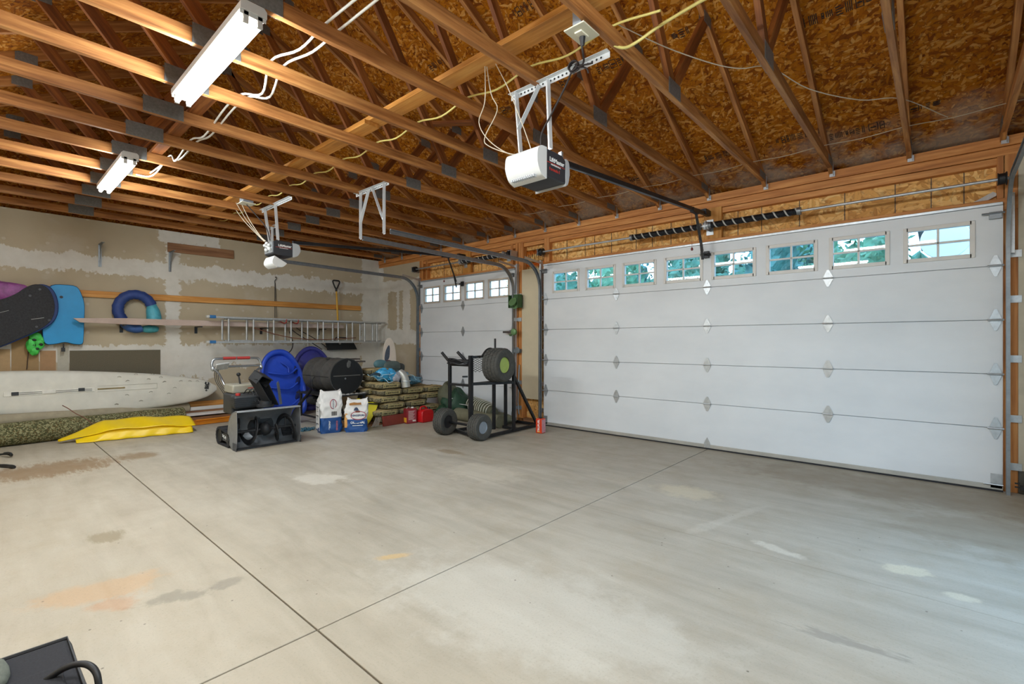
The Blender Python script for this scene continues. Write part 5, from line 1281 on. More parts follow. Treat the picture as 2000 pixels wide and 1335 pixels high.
# ------------------------------------------------------------------ charcoal bags
BW = pm('e3e1dd', .5, 0, .04, 20, .25, 'white_paper_bag'); BB = pm('22508f', .45, 0, .08, 12, .2, 'blue_paper_bag')
def bag(label, c, w, d, h, rz, seed, blue):
    """w along local x (front faces local -y)"""
    root = thing('charcoal_bag', label, 'charcoal bag', c, 'charcoal bags')
    R_ = Matrix.Rotation(rz, 4, 'Z'); T_ = Matrix.Translation(c) @ R_
    rnd_ = random.Random(seed); nv, nu = 22, 36
    def P(u, v):
        a = 2 * PI * u; k = .38
        ca, sa = math.cos(a), math.sin(a)
        px_ = math.copysign(abs(ca) ** k, ca) * w / 2; py_ = math.copysign(abs(sa) ** k, sa) * d / 2
        top = max(0, (v - .62) / .38)
        py_ *= (1 - top ** 1.6 * .88); px_ *= 1 + .05 * math.sin(v * 9 + seed) - .10 * (v < .04) - .06 * top
        py_ *= 1 + .10 * math.sin(PI * min(1, v * 1.3))
        wr = .006 * math.sin(a * 5 + v * 23 + seed) + .004 * math.sin(a * 9 - v * 31)
        return T_ @ Vector((px_ + wr * ca + .02 * top * math.sin(seed), py_ + wr * sa, h * v + (.02 * math.sin(a * 2 + seed) * top)))
    for (v0, v1, mt, nm) in ((0, blue, BB, 'blue_lower'), (blue, 1, BW, 'white_upper')):
        n = 12 if nm == 'blue_lower' else 20
        V = [P(i / nu, v0 + (v1 - v0) * j / n) for j in range(n + 1) for i in range(nu)]
        F = [(j * nu + i, j * nu + (i + 1) % nu, (j + 1) * nu + (i + 1) % nu, (j + 1) * nu + i) for j in range(n) for i in range(nu)]
        F.append(tuple(range(nu)) if nm == 'blue_lower' else tuple(n * nu + i for i in range(nu)))
        MB().add(V, F).build(nm, mt, root, smooth=.9)
    return root, T_
b1, T1 = bag('taller charcoal bag turned sideways with a folded open top', (-4.36, -2.42, 0), .30, .22, .58, math.radians(78), 1, .37)
F1 = lambda x, y, z, sd=0: T1 @ Matrix.Translation((x, y, z)) @ Euler((PI / 2, 0, 0)).to_matrix().to_4x4()
b2_, T2 = bag('shorter plumper charcoal bag facing the camera with oval badge', (-4.14, -2.13, 0), .30, .20, .46, math.radians(58), 2, .40)
F2 = lambda x, y, z: T2 @ Matrix.Translation((x, y, z)) @ Euler((PI / 2, 0, 0)).to_matrix().to_4x4()
def oval(parent, F, x, z, rx, rz, y, mat, name, ln=.0):
    MB().prism([(rx * math.cos(2 * PI * k / 28), rz * math.sin(2 * PI * k / 28)) for k in range(28)], 0, .003, F(x, y, z)).build(name, mat, parent)
BRED = pm('a02c44', .5, 0, .05, 8, 0, 'badge_red')
oval(b2_, F2, .03, .235, .105, .062, -.114, BRED, 'badge_rim'); oval(b2_, F2, .03, .235, .096, .052, -.1155, BW, 'badge_face')
text_mesh('bag_lettering', 'KINGSFORD', .034, TXT_B, F2(.03, -.120, .235), b2_, .001, .0012)
text_mesh('bag_lettering', 'ORIGINAL', .042, TXT_W, F2(.02, -.114, .135), b2_, .001, .0012)
MB().prism([(-.07, -.004), (.07, -.004), (.07, .004), (-.07, .004)], 0, .003, F2(.02, -.110, .095)).build('white_line', TXT_W, b2_)
m = MB(); 
m.prism([(-.08, -.012), (.08, -.006), (.075, .026), (.03, .02), (-.02, .03), (-.08, .018)], 0, .003, F2(-.01, -.106, .39)); m.build('gold_banner', pm('a8743a', .6), b2_)
m = MB(); m.prism([(-.035, -.02), (.035, -.02), (.02, .015), (0, .028), (-.02, .015)], 0, .003, F2(0, -.116, .325)); m.build('emblem', pm('3a4560', .6), b2_)
m = MB(); m.prism([(-.03, -.01), (.03, -.01), (.03, .012), (-.03, .012)], 0, .003, F2(.02, -.118, .288)); m.build('small_tag', pm('7c3c30', .6), b2_)
m = MB().prism([(-.02, -.1), (.02, -.1), (.012, .04), (.028, .09), (-.01, .1), (-.022, .02)], 0, .003, F2(-.135, -.098, .17)); m.build('flame_panel', pm('dba05a', .6), b2_)
# bag 1 prints: front face and left side
oval(b1, F1, .02, .40, .045, .07, -.116, BRED, 'badge_rim'); oval(b1, F1, .02, .40, .036, .06, -.1185, BW, 'badge_face')
text_mesh('bag_lettering', 'KINGSFORD', .024, TXT_B, F1(.02, -.122, .40) @ Matrix.Rotation(PI / 2, 4, 'Z'), b1, .001)
MB().prism([(-.04, -.035), (.04, -.035), (.04, .035), (-.04, .035)], 0, .002, F1(.03, -.119, .27)).build('white_panel', BW, b1)
m = MB()
for k in range(9): m.prism([(-.036 + k * .008, -.028), (-.033 + k * .008 + .002 * (k % 3), -.028), (-.033 + k * .008 + .002 * (k % 3), .028), (-.036 + k * .008, .028)], 0, .0015, F1(.03, -.122, .27))
m.build('barcode', TXT_K, b1)
text_mesh('bag_lettering', 'ORIGINAL', .03, TXT_W, F1(-.03, -.120, .115) @ Matrix.Rotation(PI / 2, 4, 'Z'), b1, .001, .001)
text_mesh('bag_lettering', 'KINGSFORD', .03, pm('c9707c', .5), F1(.07, -.120, .115) @ Matrix.Rotation(PI / 2, 4, 'Z'), b1, .001, .001)
S1 = lambda y, z: T1 @ frame((-.158, y, z), (0, -1, 0), (0, 0, 1))
MB().prism([(-.085, -.04), (.09, -.06), (.085, .32), (-.08, .32)], -.002, .001, S1(0, .10)).build('side_panel', BW, b1)
m = MB()
for z in (.36, .24, .13): m.prism([(-.06, -.005), (.05, -.005), (.05, .005), (-.06, .005)], 0, .003, S1(0, z))
m.build('bold_print', TXT_K, b1)
m = MB()
for z in (.34, .32, .30, .22, .20, .18): m.prism([(-.05, 0), (.03 + .02 * math.sin(z * 90), 0), (.03, .004), (-.05, .004)], 0, .003, S1(0, z))
m.build('fine_print', TXT_K, b1)
# teal brush on the floor beside the bags
m = MB(); rr = random.Random(11)
for k in range(40):
    x = -4.72 + rr.uniform(-.07, .09); y = -2.62 + rr.uniform(-.05, .12); m.tube([(x, y, .003), (x + rr.uniform(-.03, .03), y + rr.uniform(-.04, .04), .02 + rr.random() * .02), (x + rr.uniform(-.05, .05), y + rr.uniform(-.05, .05), .006)], .006, 5)
tag(m.build('teal_rag', pm('3d6c80', .8, 0, .2), loc=(-4.7, -2.6, 0), smooth=1), 'small frayed teal rag on the floor left of the charcoal bags', 'rag')

# ------------------------------------------------------------------ yellow plastic sheet sled by the bags
ys = thing('yellow_scoop', 'bright yellow plastic scoop tipped on its corner beside the charcoal', 'scoop', (-4.35, -1.82, 0))
YP = pm('e6d312', .4, 0, .06, 6, .05, 'lemon_yellow_plastic')
m = MB(); MY_ = frame((-4.40, -1.86, 0), (.25, 1, 0), (-.25, -.1, 1))
m.prism(outline([(.02, .01), (.10, .06), (.22, .26), (.235, .34), (.16, .35), (.06, .36), (-.05, .42), (-.14, .36), (-.16, .2), (-.12, .08), (-.03, .10)], 3), 0, .008, MY_); m.build('scoop_blade', YP, ys, bevel=.003)
m = MB().tube(smooth_path([MY_ @ Vector((-.12, .12, .02)), MY_ @ Vector((.02, .30, .03)), MY_ @ Vector((.08, .33, .03)), MY_ @ Vector((.24, .31, .02))], 4), .010, 8).tube(smooth_path([MY_ @ Vector((.02, .05, .02)), MY_ @ Vector((-.05, .18, .04)), MY_ @ Vector((-.14, .36, .03))], 4), .009, 8); m.build('black_strap', BLACKP, ys, smooth=1)

# ------------------------------------------------------------------ stacked cement bags
t = NT('dusty_printed_sack'); co = t.co(); r = t.rand()
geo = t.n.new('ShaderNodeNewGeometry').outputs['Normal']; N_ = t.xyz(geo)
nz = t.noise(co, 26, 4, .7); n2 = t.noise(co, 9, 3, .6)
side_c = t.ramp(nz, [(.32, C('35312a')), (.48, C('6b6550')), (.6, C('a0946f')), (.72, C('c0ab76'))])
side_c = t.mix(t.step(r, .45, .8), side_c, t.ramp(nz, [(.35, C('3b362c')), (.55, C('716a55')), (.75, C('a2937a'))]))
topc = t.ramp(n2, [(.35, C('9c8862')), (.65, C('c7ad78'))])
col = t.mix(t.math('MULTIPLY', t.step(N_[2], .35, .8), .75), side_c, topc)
t.bump(nz, .4, .006); SACK = t.done(col, .85, None, .15)
LBL = pm('b5a772', .7, 0, .35, 60, 0, 'faded_sack_print')
def sack_mesh():
    root = thing('cement_bag', 'x', 'cement bag', (0, 0, 0), 'stacked cement bags')
    m = MB(); V = []; nu, nv = 28, 12
    for j in range(nv + 1):
        th = -PI / 2 + PI * j / nv
        for i in range(nu):
            a = 2 * PI * i / nu; ct = abs(math.cos(th)) ** .35
            x = .15 * ct * math.copysign(abs(math.cos(a)) ** .35, math.cos(a)); y = .205 * ct * math.copysign(abs(math.sin(a)) ** .3, math.sin(a))
            z = .0515 * math.copysign(abs(math.sin(th)) ** .5, math.sin(th)) * (1 - .18 * (abs(y) / .205) ** 6) + .004 * math.sin(a * 7 + th * 3)
            V.append((x, y, z + .052))
    F = [(j * nu + i, j * nu + (i + 1) % nu, (j + 1) * nu + (i + 1) % nu, (j + 1) * nu + i) for j in range(nv) for i in range(nu)]
    m.add(V, F).build('sack_body', SACK, root, smooth=1)
    m = MB(); rr = random.Random(1)
    m.box(.146, .152, -.13, .13, .026, .075); m.build('printed_band', LBL, root, bevel=.002)
    m = MB()
    for k in range(9): m.box(.1515, .1535, -.12 + k * .027, -.12 + k * .027 + rr.uniform(.010, .021), .036, .064)
    m.build('print_marks', pm('3a3526', .8), root)
    return root
sp0 = sack_mesh(); rr = random.Random(21); first = True
WHERE_ROW = ['bottom', 'second', 'third', 'fourth', 'fifth', 'sixth', 'seventh', 'eighth']
lay = []
for L_ in range(8):
    ys_ = {0: (-1.42, -1.0), 1: (-1.50, -1.08, -.67), 2: (-1.38, -.96), 3: (-1.50, -1.09, -.68), 4: (-1.43, -1.01, -.60), 5: (-1.46,), 6: (), 7: ()}[L_]
    for n_, y in enumerate(ys_): lay.append((L_, 'front', n_, -4.42 + rr.uniform(-.015, .015), y))
    yb_ = (-1.50, -1.08, -.66) if L_ < 5 else ((-1.45, -1.03) if L_ == 5 else (-1.43,))
    for n_, y in enumerate(yb_): lay.append((L_, 'rear', n_, -4.76 + rr.uniform(-.015, .015), y))
PLC = ['leftmost', 'second from the left', 'third from the left', 'rightmost']
lens_ = {}
for L_, fr_, n_, x, y in lay: lens_[(L_, fr_)] = max(lens_.get((L_, fr_), 0), n_ + 1)
for L_, fr_, n_, x, y in lay:
    o = sp0 if first else copy_tree(sp0); first = False
    o.location = (x, y + rr.uniform(-.012, .012), .015 + L_ * .1035); o.rotation_euler = (0, rr.uniform(-.02, .02), rr.uniform(-.05, .05))
    tot = lens_[(L_, fr_)]; pl = 'only' if tot == 1 else (PLC[n_] if n_ < tot - 1 else 'rightmost')
    o['label'] = 'dusty cement bag, %s one in the %s layer of the %s row' % (pl, WHERE_ROW[L_], fr_)
# pallet under the stack and the red board in front
pl_ = thing('wood_pallet', 'low grey wooden skid underneath the cement bags', 'pallet', (-4.6, -1.3, 0))
MB().box(-4.95, -4.32, -2.1, -.55, .0, .018).build('deck_board', WOOD_DIM, pl_)
o = MB().box(-.02, .02, -.24, .24, 0, .15, Matrix.Translation((-4.17, -1.44, 0)) @ Euler((0, -.12, .06)).to_matrix().to_4x4()).build('red_beam', pm('7d3428', .75, 0, .15, 10, .2, 'dull_red_painted_wood'), bevel=.004)
tag(o, 'dull red painted beam lying in front of the cement bags', 'beam')
m = MB(); rr = random.Random(4)
for k in range(5): m.tube(smooth_path([(-4.18 + rr.uniform(-.02, .02), -1.70 - .02 * k, .14), (-4.16, -1.74 - .02 * k, .10), (-4.14, -1.78 - .025 * k, .02)], 4), .007, 6)
tag(m.build('rope_tail', pm('8f857a', .9), loc=(-4.17, -1.72, 0), smooth=1), 'frayed grey rope tail at the left end of the red beam', 'rope')

# fuel cans
def gascan():
    root = thing('fuel_can', 'bright red plastic fuel can beside the cement bags', 'fuel can', (-4.05, -.99, 0))
    RD = pm('c4161c', .35, 0, .05, 6, .05, 'fuel_can_red')
    M = Matrix.Translation((-4.05, -.99, 0)) @ Matrix.Rotation(.1, 4, 'Z')
    m = MB(); pr = [(-.125, .02), (-.115, .0), (.115, .0), (.125, .02), (.125, .155), (.105, .185), (.05, .20), (-.06, .205), (-.105, .19), (-.125, .16)]
    m.prism(pr, -.075, .075, M @ frame((0, 0, 0), (0, 1, 0), (0, 0, 1))); m.build('can_body', RD, root, bevel=.014)
    m = MB().tube([M @ Vector(v) for v in smooth_path([(0, -.10, .19), (0, -.085, .235), (0, -.02, .245), (0, .03, .22), (0, .04, .19)], 5)], .014, 10); m.build('carry_handle', RD, root, smooth=1)
    m = MB().cyl(M @ Vector((0, .08, .19)), M @ Vector((0, .085, .225)), .026, 16); m.build('screw_cap', pm('2a2a2a', .5), root, bevel=.003)
    m = MB().prism(rrect(.18, .12, .02), 0, .003, M @ frame((.077, 0, .09), (0, 1, 0), (0, 0, 1))); m.build('raised_panel', RD, root, bevel=.002)
gascan()
tn = thing('solvent_tin', 'squat red metal tin with handle beside the red fuel can', 'tin', (-4.12, -1.22, 0))
M = Matrix.Translation((-4.12, -1.22, 0)) @ Matrix.Rotation(-.15, 4, 'Z')
RT = pm('8e2a30', .45, .2, .2, 14, .1, 'dull_red_tin')
MB().box(-.06, .06, -.085, .085, 0, .23, M).build('tin_body', RT, tn, bevel=.006)
MB().box(.0605, .0625, -.07, .075, .02, .21, M).build('front_label', pm('a24550', .5, 0, .3, 40), tn)
m = MB()
for k in range(9): m.box(.0625, .0635, -.06, .02 + .04 * ((k * 7) % 3) / 3, .06 + .016 * k, .066 + .016 * k, M)
m.build('fine_print', pm('d9c9c6', .6), tn)
MB().box(.0625, .0635, .01, .065, .03, .055, M).build('white_box', BW, tn); MB().box(-.055, .05, -.088, -.0855, .02, .09, M).build('yellow_stripe', pm('d9a32e', .5), tn)
m = MB().cyl(M @ Vector((0, .04, .23)), M @ Vector((0, .04, .25)), .02, 12); m.build('tin_cap', WHITEP, tn)
MB().tube([M @ Vector(v) for v in smooth_path([(0, -.06, .23), (0, -.05, .252), (0, -.01, .252), (0, 0, .23)], 4)], .004, 6).build('wire_handle', GALV, tn, smooth=1)
tf = thing('fuel_tin', 'small orange red fuel tin standing before the wide door track', 'tin', (-2.10, -.50, 0))
M = Matrix.Translation((-2.10, -.50, 0)) @ Matrix.Rotation(.08, 4, 'Z')
OR_ = pm('d9411e', .4, .1, .06, 8, 0, 'orange_red_tin')
MB().box(-.05, .05, -.05, .05, 0, .20, M).build('tin_body', OR_, tf, bevel=.008)
MB().cyl(M @ Vector((0, 0, .20)), M @ Vector((0, 0, .222)), .018, 14).build('tin_cap', BLACKP, tf, bevel=.002)
text_mesh('tin_lettering', 'TRUFUEL', .042, TXT_W, M @ frame((.0, -.0508, .105), (0, 0, 1), (-1, 0, 0)), tf, .001, .001)
text_mesh('tin_lettering', '50:1', .028, pm('f0c23a', .5), M @ frame((0, -.0508, .022), (1, 0, 0), (0, 0, 1)), tf, .001, .0005)
MB().box(.0502, .0515, -.045, .045, .01, .19, M).build('side_label', pm('c98f96', .5, 0, .45, 90), tf)

# ------------------------------------------------------------------ clutter on top of the cement bags
m = MB(); 
tp = thing('plastic_bundle', 'pile of blue net and clear plastic heaped on the cement bags', 'bundle', (-4.55, -1.2, .60))
m = MB().blob((-4.45, -1.50, .75), .10, .13, .09, 20, 10, .25, 1); m.blob((-4.42, -1.36, .735), .08, .10, .09, 18, 10, .3, 2); m.build('blue_tarp_fold', pm('3c9fd0', .4, 0, .25, 12, .3, 'sky_blue_tarp'), tp, smooth=.8)
m = MB().blob((-4.50, -1.15, .70), .13, .16, .08, 22, 10, .3, 3); m.blob((-4.46, -.92, .63), .12, .17, .06, 22, 10, .3, 4); m.build('blue_net', pm('5f8ca3', .6, 0, .6, 45, .5, 'blue_grey_netting'), tp, smooth=.8)
m = MB(); rr = random.Random(15)
for k in range(16):
    a = Vector((-4.45 + rr.uniform(-.1, .07), -1.72 + rr.uniform(0, .75), .78 - rr.random() * .05)); p_ = [a]
    for j in range(5): p_.append(p_[-1] + Vector((rr.uniform(-.03, .05), rr.uniform(-.0, .10), rr.uniform(-.06, .03))))
    for q in p_: q.z = max(.61, q.z)
    m.tube(smooth_path(p_, 3), .006, 5)
m.build('loose_cords', pm('9fc3d2', .5, 0, .3, 10), tp, smooth=1)
FILM = pm('a9aab4', .25, 0, .3, 30, .5, 'crumpled_clear_film')
MB().blob((-4.62, -.78, .61), .10, .16, .05, 18, 8, .3, 6).build('clear_film', FILM, tp, smooth=.8)
MB().blob((-4.36, -1.30, .71), .05, .08, .07, 14, 8, .3, 8).build('clear_film', FILM, tp, smooth=.8)
m = MB().tube(smooth_path([(-4.40, -1.76, .75), (-4.38, -1.70, .77), (-4.36, -1.63, .76), (-4.38, -1.60, .74)], 4), .012, 7).tube(smooth_path([(-4.42, -1.72, .76), (-4.40, -1.66, .79), (-4.38, -1.58, .76)], 4), .011, 7); m.build('sandal_strap', pm('2c4452', .6), tp, smooth=1)
wb_ = thing('vent_elbow', 'pale metal vent elbow standing on the cement bags', 'duct', (-4.32, -1.20, .54))
m = MB().tube(smooth_path([(-4.30, -1.17, .545), (-4.31, -1.18, .66), (-4.33, -1.20, .74), (-4.38, -1.23, .80)], 5), [.072, .071, .070, .069, .068, .066, .065, .064, .063, .062, .06, .058, .055, .05, .045, .04], 20); m.build('elbow_pipe', pm('b9b9b3', .4, .5, .1, 20, .1, 'pale_zinc'), wb_, smooth=.9)
MB().lathe([(.074, 0), (.077, .01), (.074, .02)], 24, Matrix.Translation((-4.30, -1.172, .63))).build('pipe_bead', GALV, wb_, smooth=1)
gp_ = thing('soft_pouch', 'grey green rounded pouch behind the vent elbow', 'pouch', (-4.72, -1.2, .62))
m = MB().blob((-4.80, -1.10, .86), .06, .17, .085, 24, 12, .04, 2, .7); m.build('pouch_body', pm('56625e', .6, 0, .15, 10, .1, 'sage_grey_fabric'), gp_, smooth=1)
m = MB().blob((-4.88, -.90, .82), .05, .12, .08, 18, 10, .06, 4, .8); m.build('dark_flap', pm('3d4444', .6, 0, .15), gp_, smooth=1)
m = MB().blob((-4.82, -1.30, .90), .05, .12, .07, 18, 10, .05, 5, .8); m.build('teal_flap', pm('54787f', .6, 0, .15), gp_, smooth=1)
m = MB().blob((-4.78, -1.08, .70), .09, .2, .10, 18, 10, .1, 8, .7); m.build('lower_fold', pm('4b5653', .6, 0, .2), gp_, smooth=1)
sb2 = thing('skimboard', 'cream skimboard with dark teardrop graphic standing in the corner', 'skimboard', (-5.35, -.78, .7))
MS = frame((-5.30, -.80, .58), (.50, 1, 0), (-.10, 0, 1))
so_ = outline([(-.09, -.57), (-.115, -.2), (-.12, .3), (-.115, .48), (-.09, .64), (-.04, .74), (.0, .755), (.04, .74), (.09, .64), (.115, .48), (.12, .3), (.115, -.2), (.09, -.57)], 3)
MB().prism(so_, 0, .022, MS).build('board_body', pm('d5cbbb', .45, 0, .06, 8), sb2, bevel=.006)
MB().prism([(a * .93, b * .985) for a, b in so_], .0225, .025, MS).build('deck_skin', pm('cfc0b0', .5, 0, .08, 8), sb2)
m = MB().prism(outline([(-.085, .36), (-.07, .50), (-.03, .60), (.0, .62), (.01, .55), (.0, .42), (-.03, .36)], 3), .0255, .028, MS); m.build('dark_graphic', pm('353e4e', .5, 0, .5, 50), sb2)
m = MB().prism(outline([(-.10, .20), (-.095, .33), (-.04, .36), (.03, .34), (.05, .24), (-.03, .21)], 3), .0255, .028, MS); m.build('maroon_graphic', pm('50343f', .5, 0, .4, 40), sb2)

# ------------------------------------------------------------------ tarp heap and rolled rugs by the small door
th_ = thing('green_tarp', 'crumpled olive and dark green tarp heaped right of the cement bags', 'tarp', (-4.2, -.5, 0))
OL = pm('5b5c49', .75, 0, .22, 12, .4, 'olive_canvas'); DG = pm('22402c', .6, 0, .3, 10, .3, 'dark_green_tarp')
m = MB().blob((-4.12, -.45, .36), .18, .17, .22, 26, 14, .16, 5); m.build('olive_fold', OL, th_, smooth=.6)
m = MB().blob((-3.95, -.40, .22), .20, .25, .24, 26, 14, .22, 7); m.blob((-4.0, -.62, .12), .14, .14, .13, 20, 10, .2, 9); m.build('green_fold', DG, th_, smooth=.6)
m = MB().bar((-3.80, -.50, .26), (-3.62, -.36, .22), .03, .004).bar((-3.9, -.6, .34), (-3.83, -.54, .35), .02, .004); m.build('white_strap', WHITEP, th_)
rg_ = thing('rug_roll', 'rolled olive mats with pale edge stripes at the small door foot', 'rug roll', (-3.4, -.30, 0))
p0, p1 = Vector((-3.85, -.20, .235)), Vector((-2.95, -.55, .20))
MB().tube([p0.lerp(p1, k / 8) for k in range(9)], [.10, .118, .125, .128, .128, .125, .12, .105, .07], 22).build('upper_roll', OL, rg_, smooth=1)
for k in range(11):
    f = .15 + .075 * k; c = p0.lerp(p1, f); d = (p1 - p0).normalized(); a = d.cross(Vector((0, 0, 1))).normalized(); b = a.cross(d); r_ = .131 if f < .7 else .131 - (f - .7) * .14
    MB().tube([c + (a * math.cos(t_) + b * math.sin(t_)) * r_ + d * .02 * math.cos(t_) for t_ in [2 * PI * j / 24 for j in range(24)]], .0055, 6, True).build('pale_edging', pm('d8d6c8', .7), rg_, smooth=1)
MB().tube([(-3.8, -.52, .10), (-3.3, -.56, .10), (-2.75, -.62, .095)], [.10, .10, .095], 20).build('lower_roll', pm('75725c', .85, 0, .15, 14, .3, 'khaki_mat'), rg_, smooth=1)
MB().blob((-3.25, -.35, .09), .55, .16, .10, 26, 10, .06, 3).build('under_mat', pm('6d6d5a', .85, 0, .15, 14, .3), rg_, smooth=1)

# ------------------------------------------------------------------ steel push cart with tires
ct = thing('push_cart', 'black welded steel weight cart on two knobby front wheels', 'cart', (-2.6, -.8, 0))
BK = pm('1f1f21', .5, .3, .25, 24, .2, 'black_square_tube'); w = .038
def sq(mb, p, q, w_=w): mb.bar(p, q, w_, w_); return mb
P_ = dict(A=(-3.02, -1.36), B=(-2.62, -1.34), C=(-2.655, -.86), D=(-2.67, -.60), E=(-2.375, -.755))
for nm, (x, y) in P_.items():
    zt_ = {'A': .97, 'B': 1.08, 'C': .71, 'D': .71, 'E': .98}[nm]; zb = {'A': .16, 'B': .16}.get(nm, .03)
    MB().bar((x, y, zb), (x, y, zt_), w * (1.6 if nm == 'B' else 1), w).build('upright', BK, ct, bevel=.002)
m = MB(); sq(m, (-2.36, -1.44, .03), (-2.44, -.12, .03)); m.build('base_rail', BK, ct)
m = MB(); sq(m, (-3.02, -1.30, .05), (-2.36, -1.44, .03)); m.build('base_rail', BK, ct)
m = MB(); sq(m, (-2.70, -.62, .03), (-2.42, -.62, .03)); m.build('base_rail', BK, ct)
m = MB(); sq(m, (-3.0, -1.34, .03), (-2.92, -.12, .03)); m.build('base_rail', BK, ct)
m = MB(); sq(m, (-2.95, -.14, .03), (-2.42, -.14, .03)); m.build('base_rail', BK, ct)
m = MB(); sq(m, (-2.375, -.76, .80), (-2.44, -.16, .04), .034); m.build('diagonal_stay', BK, ct)
m = MB(); sq(m, (-3.02, -1.36, .68), (-2.62, -1.34, .68), .032); m.build('cross_tube', BK, ct)
m = MB(); sq(m, (-2.62, -1.34, .70), (-2.375, -.755, .70), .034).bar((-2.67, -.60, .70), (-2.375, -.755, .70), .034, .034).bar((-2.62, -1.34, .70), (-2.67, -.60, .70), .034, .034); m.build('shelf_frame', BK, ct)
m = MB(); sq(m, (-3.02, -1.36, .95), (-2.62, -1.34, .95), .032).bar((-2.62, -1.34, 1.06), (-2.80, -.72, 1.06), .03, .03).bar((-2.62, -1.34, 1.06), (-2.585, -1.255, 1.06), .03, .03); m.build('top_frame', BK, ct)
m = MB().bar((-2.80, -.72, .70), (-2.80, -.72, 1.06), .03, .03); m.build('upright', BK, ct)
for p, q in (((-3.02, -1.36, .98), (-3.10, -1.44, 1.12)), ((-2.70, -1.34, 1.0), (-2.80, -1.42, 1.13))): MB().tube([p, Vector(p).lerp(Vector(q), .45), q], .020, 10).build('handle_grip', BLACKP, ct, smooth=1)
MB().cyl((-2.66, -.83, .71), (-2.66, -.83, 1.31), .014, 10).build('weight_peg', BK, ct, smooth=1)
# expanded metal basket side
m = MB(); pa, pb = Vector((-2.62, -1.34, 0)), Vector((-2.42, -.86, 0)); n_ = 9
for k in range(-9, n_):
    for s in (1, -1):
        pts = []
        for j in (0, 1):
            u = k / n_ + (j if s > 0 else 1 - j) * .7; pts.append((u, .86 + .19 * j))
        (u0, z0_), (u1, z1_) = pts
        def clip(u0, z0_, u1, z1_):
            if u0 > u1: u0, z0_, u1, z1_ = u1, z1_, u0, z0_
            if u1 <= 0 or u0 >= 1: return None
            if u0 < 0: z0_ += (z1_ - z0_) * (0 - u0) / (u1 - u0); u0 = 0
            if u1 > 1: z1_ = z0_ + (z1_ - z0_) * (1 - u0) / (u1 - u0); u1 = 1
            return u0, z0_, u1, z1_
        c = clip(u0, z0_, u1, z1_)
        if c: m.bar(tuple(pa.lerp(pb, c[0]) + Vector((0, 0, c[1]))), tuple(pa.lerp(pb, c[2]) + Vector((0, 0, c[3]))), .006, .004)
m.build('mesh_basket', BK, ct)
m = MB().tube(smooth_path([(-2.56, -1.2, 1.06), (-2.55, -1.12, 1.15), (-2.53, -1.04, 1.17), (-2.5, -.98, 1.10)], 5), .013, 8); m.build('hose_loop', BLACKP, ct, smooth=1)
m = MB().bar((-2.66, -1.36, .80), (-2.70, -1.42, .80), .03, .02); m.build('small_bracket', BK, ct)
m = MB().cyl((-3.02, -1.42, .17), (-2.35, -1.42, .17), .016, 10); m.build('axle', BK, ct, smooth=1)
m = MB(); 
for k in range(7):
    c = Vector((-2.84, -1.36, .99 + .008 * (k % 3))); a_, b_ = .20 + .012 * math.sin(k * 2.1), .075 + .012 * math.cos(k * 1.3)
    m.tube([c + Vector((a_ * math.cos(t_), b_ * math.sin(t_), .018 * math.sin(t_ * 2 + k) + .014 * math.sin(t_ + k * 2))) for t_ in [2 * PI * j / 30 for j in range(30)]], .0095, 6, True)
cb = m.build('cable_coil', BLACKP, loc=(-2.84, -1.36, .98), smooth=1); tag(cb, 'coil of thick black cable looped over the left end of the cart', 'cable')
def tire(name, label, c, R_, W_, rimc, hubc, parent=None, lean=0, yaw=0, nlug=26):
    root = thing(name, label, 'tire', c, 'small tires of the steel cart' if label.startswith('knobby') else None) if parent is None else None
    if root is None:
        root = bpy.data.objects.new(name, None); COL.objects.link(root); root.parent = parent; root.location = Vector(c) - parent.location; 
    T_ = Matrix.Translation(c) @ Matrix.Rotation(yaw, 4, 'Z') @ Matrix.Rotation(lean, 4, 'Y') @ Euler((0, PI / 2, 0)).to_matrix().to_4x4()
    ri = R_ * .52; h = W_ / 2
    prof = [(ri, -h * .62), (ri + .01, -h * .80), (R_ * .80, -h * 1.0), (R_ * .93, -h * .93), (R_ * .985, -h * .72), (R_, 0), (R_ * .985, h * .72), (R_ * .93, h * .93), (R_ * .80, h * 1.0), (ri + .01, h * .80), (ri, h * .62)]
    tt = MB().lathe(prof, 44, T_, closed=True)
    return root, T_, tt, ri, h
TIREM = pm('4b4a46', .85, 0, .22, 30, .4, 'dusty_tire_rubber')
